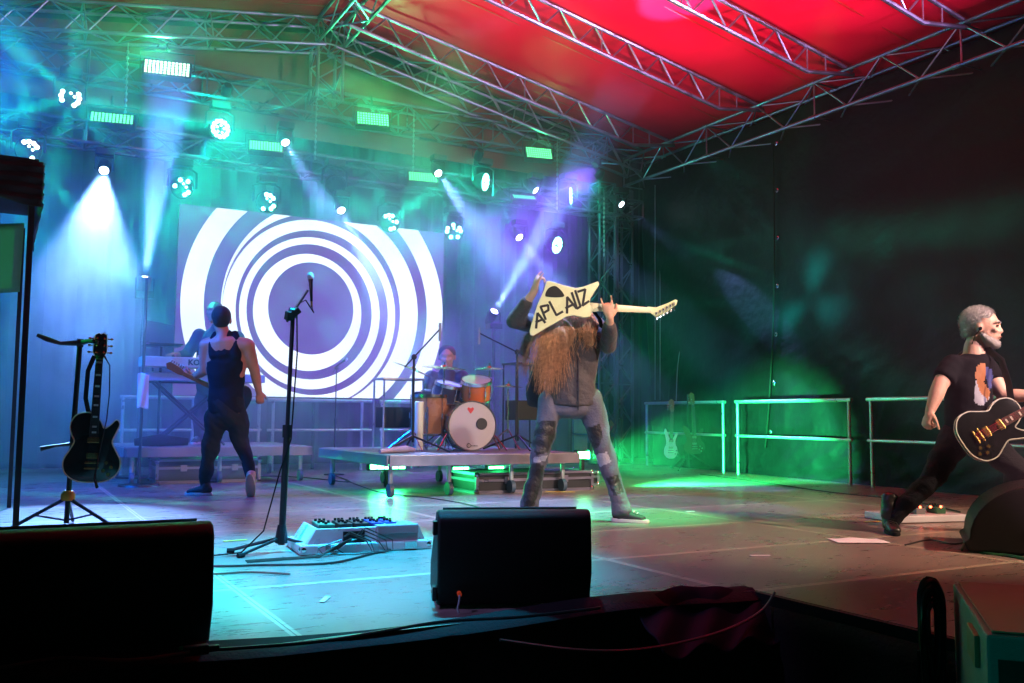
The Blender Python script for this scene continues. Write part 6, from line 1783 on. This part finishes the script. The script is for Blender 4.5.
remesh(hr_m, 'hair', mat('black_hair', (.012, .010, .010), .55, bump=.6, bscale=150), tg_, .009, 2)
tk_ = MB()
limb(tk_, [b_(226, 352), ch3, b_(226, 388), b_(227, 412)], [(.13, .10), (.185, .13), (.160, .12), (.170, .13)], 22, 4, flat=.2)
limb(tk_, [b_(216, 334, -.0), b_(214, 343, -.04), b_(218, 356, -.05)], [.03, .045, .07]); limb(tk_, [b_(235, 334, -.0), b_(238, 343, -.04), b_(236, 356, -.05)], [.03, .045, .07]); limb(tk_, [b_(225, 337, -.01), b_(226, 356, -.03)], [(.080, .075), (.15, .10)])
remesh(tk_, 'tank_top', mat('black_jersey', (.010, .011, .020), .8, spec=.12), tg_, .0115, 3, wr(.007, 22, seed=3.))
pn = MB()
limb(pn, [b_(227, 402), b_(227, 416)], [(.160, .128), (.168, .135)], 20)
for h_, k_, a_ in ((hl3, kl3, al3), (hr3, kr3, ar3)):
    limb(pn, [h_, h_.lerp(k_, .5), k_], [.104, .094, .078]); limb(pn, [k_, k_.lerp(a_, .5), a_], [.076, .064, .052])
remesh(pn, 'trousers', mat('dark_joggers', (.018, .022, .030), .85, spec=.12), tg_, .0115, 3, wr(.014, 26, seed=6.))
shoe(tg_, Vector((al3.x, al3.y, .085)), -CAMR + CAMF * .25, SNK, SOLE)
TANS = mat('tan_sole', (.75, .60, .40), .7)
a_up = ar3 + Vector((0, 0, -.02))
shoe(tg_, a_up, CAMF - CAMR * .15, mat('tan_shoe', (.55, .42, .28), .7), TANS, pitch=1.0)
MB().lathe([(.032, -.022), (.035, -.02), (.035, .02), (.032, .022)], wl3.lerp(el3, .12), wl3 - el3, 18).build('wristband', MATTE, tg_, world=True, smooth=True)
g0 = b_(222, 395, .22); gneck = b_(172, 370, .12)
guitar('electric_guitar', 'dark guitar carried in front of the tank top guitarist, headstock at left', STRAT, mat('dark_blue_lacquer', (.02, .02, .05), .2), STEEL,
       face_matrix(g0, (gneck - g0), CAMF), neck_len=.42, headstock='f', s=.9)

# ======================= KEYBOARD PLAYER =======================
REF = on_riser(206, KY0 + 1.0)
kp = thing('person', 'person in dark clothes bending over the keyboards, half hidden', 'person', (REF.x, REF.y, RZ))
DK = mat('dark_navy_cloth', (.02, .025, .045), .8)
hd4 = b_(215, 312); body = MB()
head(body, hd4, (TOCAM + CAMR * -.6), (0, 0, 1), 1.1)
nk4 = b_(218, 326, .02); ch4 = b_(212, 345, .03); hp4 = b_(207, 388, .1)
limb(body, [hd4 + Vector((0, 0, -.05)), nk4, ch4], [.058, .062, .10]); limb(body, [ch4, hp4], [(.15, .11), (.14, .11)])
s1, s2 = b_(199, 336, 0), b_(236, 338, .05); e1_, e2_ = b_(190, 356, -.12), b_(244, 356, -.05); w1_, w2_ = b_(184, 357, -.38), b_(214, 358, -.38)
for a, b, c in ((s1, e1_, w1_), (s2, e2_, w2_)): limb(body, [a, b], [.065, .046]); limb(body, [b, c], [.045, .03])
hl4, hr4 = b_(202, 392, .1), b_(213, 392, .1); kl4, kr4 = b_(199, 412, .0), b_(217, 418, .05)
f4a, f4b = Vector((kl4.x, kl4.y, RZ + .1)), Vector((kr4.x + .03, kr4.y + .15, RZ + .1))
for a, b, c in ((hl4, kl4, f4a), (hr4, kr4, f4b)): limb(body, [a, b], [.085, .058]); limb(body, [b, c], [.055, .036])
hand(body, w1_, TOCAM, (0, 0, -1), side=1, curl=.4); hand(body, w2_, TOCAM, (0, 0, -1), side=-1, curl=.4)
remesh(body, 'body', SK3, kp, .0105, 3)
cl = MB(); limb(cl, [nk4 + Vector((0, 0, -.05)), ch4, hp4], [(.10, .10), (.19, .135), (.165, .13)], 20)
for a, b, c in ((s1, e1_, w1_), (s2, e2_, w2_)): limb(cl, [a, b, b.lerp(c, .5)], [.085, .064, .052])
remesh(cl, 'sweatshirt', DK, kp, .013, 3, wr(.009, 20))
cl = MB(); limb(cl, [hp4 + Vector((0, 0, .03)), hp4], [(.155, .12)] * 2)
for a, b, c in ((hl4, kl4, f4a), (hr4, kr4, f4b)): limb(cl, [a, b, c], [.10, .075, .056])
remesh(cl, 'trousers', DK, kp, .013, 3, wr(.009, 26))
hk = MB(); ell(hk, hd4 + Vector((0, 0, .035)) - TOCAM * .02, (.089, .108, .092), TOCAM, (0, 0, 1)); remesh(hk, 'hair', mat('black_hair', (.012, .010, .010), .55), kp, .01, 2)
for q_ in (f4a, f4b): shoe(kp, Vector((q_.x, q_.y, RZ + .086)), TOCAM, SNK, SOLE)

# ======================= DRUMMER =======================
REF = Vector((th_.x, th_.y, RZ))
dr = thing('person', 'person with short grey hair and dark T-shirt seated at the drum kit', 'person', (REF.x, REF.y, RZ))
SK4 = skin('skin_drummer', (.55, .30, .24))
hd5 = b_(447, 357); nk5 = b_(447, 370, .02); ch5 = b_(446, 384, .03); hp5 = Vector((REF.x, REF.y, RZ + .56))
body = MB(); head(body, hd5, TOCAM + Vector((0, 0, -.15)), (0, 0, 1), 1.18)
limb(body, [hd5 + Vector((0, 0, -.05)), nk5, ch5], [.058, .064, .11]); limb(body, [ch5, hp5], [(.15, .11), (.15, .12)])
s1, s2 = b_(432, 378), b_(462, 378); e1_, e2_ = b_(429, 398, -.12), b_(467, 396, -.12); w1_, w2_ = b_(446, 399, -.42), b_(462, 398, -.42)
for a, b, c in ((s1, e1_, w1_), (s2, e2_, w2_)): limb(body, [a, b], [.066, .048]); limb(body, [b, c], [.046, .03])
k5a, k5b = hp5 - CAMR * .28 + TOCAM * .42, hp5 + CAMR * .28 + TOCAM * .42
f5a, f5b = Vector((k5a.x, k5a.y, RZ + .095)) - TOCAM * .03, Vector((k5b.x, k5b.y, RZ + .095)) - TOCAM * .03
for a, b, c in ((hp5 - CAMR * .09, k5a, f5a), (hp5 + CAMR * .09, k5b, f5b)): limb(body, [a, b], [.09, .06]); limb(body, [b, c], [.056, .036])
hand(body, w1_, TOCAM + CAMR * .5, (0, 0, -1), side=1, curl=1.1); hand(body, w2_, TOCAM - CAMR * .5, (0, 0, -1), side=-1, curl=1.1)
remesh(body, 'body', SK4, dr, .0105, 3)
cl = MB(); limb(cl, [nk5 + Vector((0, 0, -.05)), ch5, hp5], [(.10, .10), (.185, .135), (.175, .14)], 20)
for a, b in ((s1, e1_), (s2, e2_)): limb(cl, [a, a.lerp(b, .6)], [.088, .076])
remesh(cl, 't_shirt', mat('dark_plum_cotton', (.035, .025, .06), .8), dr, .013, 3, wr(.008, 20))
cl = MB()
for a, b, c in ((hp5 - CAMR * .09, k5a, f5a), (hp5 + CAMR * .09, k5b, f5b)): limb(cl, [a, b, c], [.11, .078, .058])
remesh(cl, 'trousers', DK, dr, .013, 3, wr(.008, 26))
hk = MB(); ell(hk, hd5 + Vector((0, 0, .048)) + CAMF * .016, (.098, .116, .092), TOCAM, (0, 0, 1)); remesh(hk, 'hair', mat('grey_brown_hair', (.12, .10, .12), .7, bump=.5, bscale=120), dr, .01, 2)
for q_ in (f5a, f5b): shoe(dr, Vector((q_.x, q_.y, RZ + .09)), TOCAM, SNK, SOLE)
for w_, e_, lb in ((w1_, (b_(470, 405, -.8)), 'drum stick in the hand of the drummer nearer the floor tom'), (w2_, b_(440, 402, -.8), 'drum stick in the hand of the drummer nearer the orange tom')):
    d_ = (e_ - w_).normalized(); h_ = w_ + TOCAM * .07
    tag(MB().tube([h_ - d_ * .05, h_ + d_ * .33, h_ + d_ * .35], [.007, .005, .003], 8).build('drum_stick', mat('hickory', (.6, .42, .25), .5), smooth=True), lb, 'drum stick', 'drum sticks')
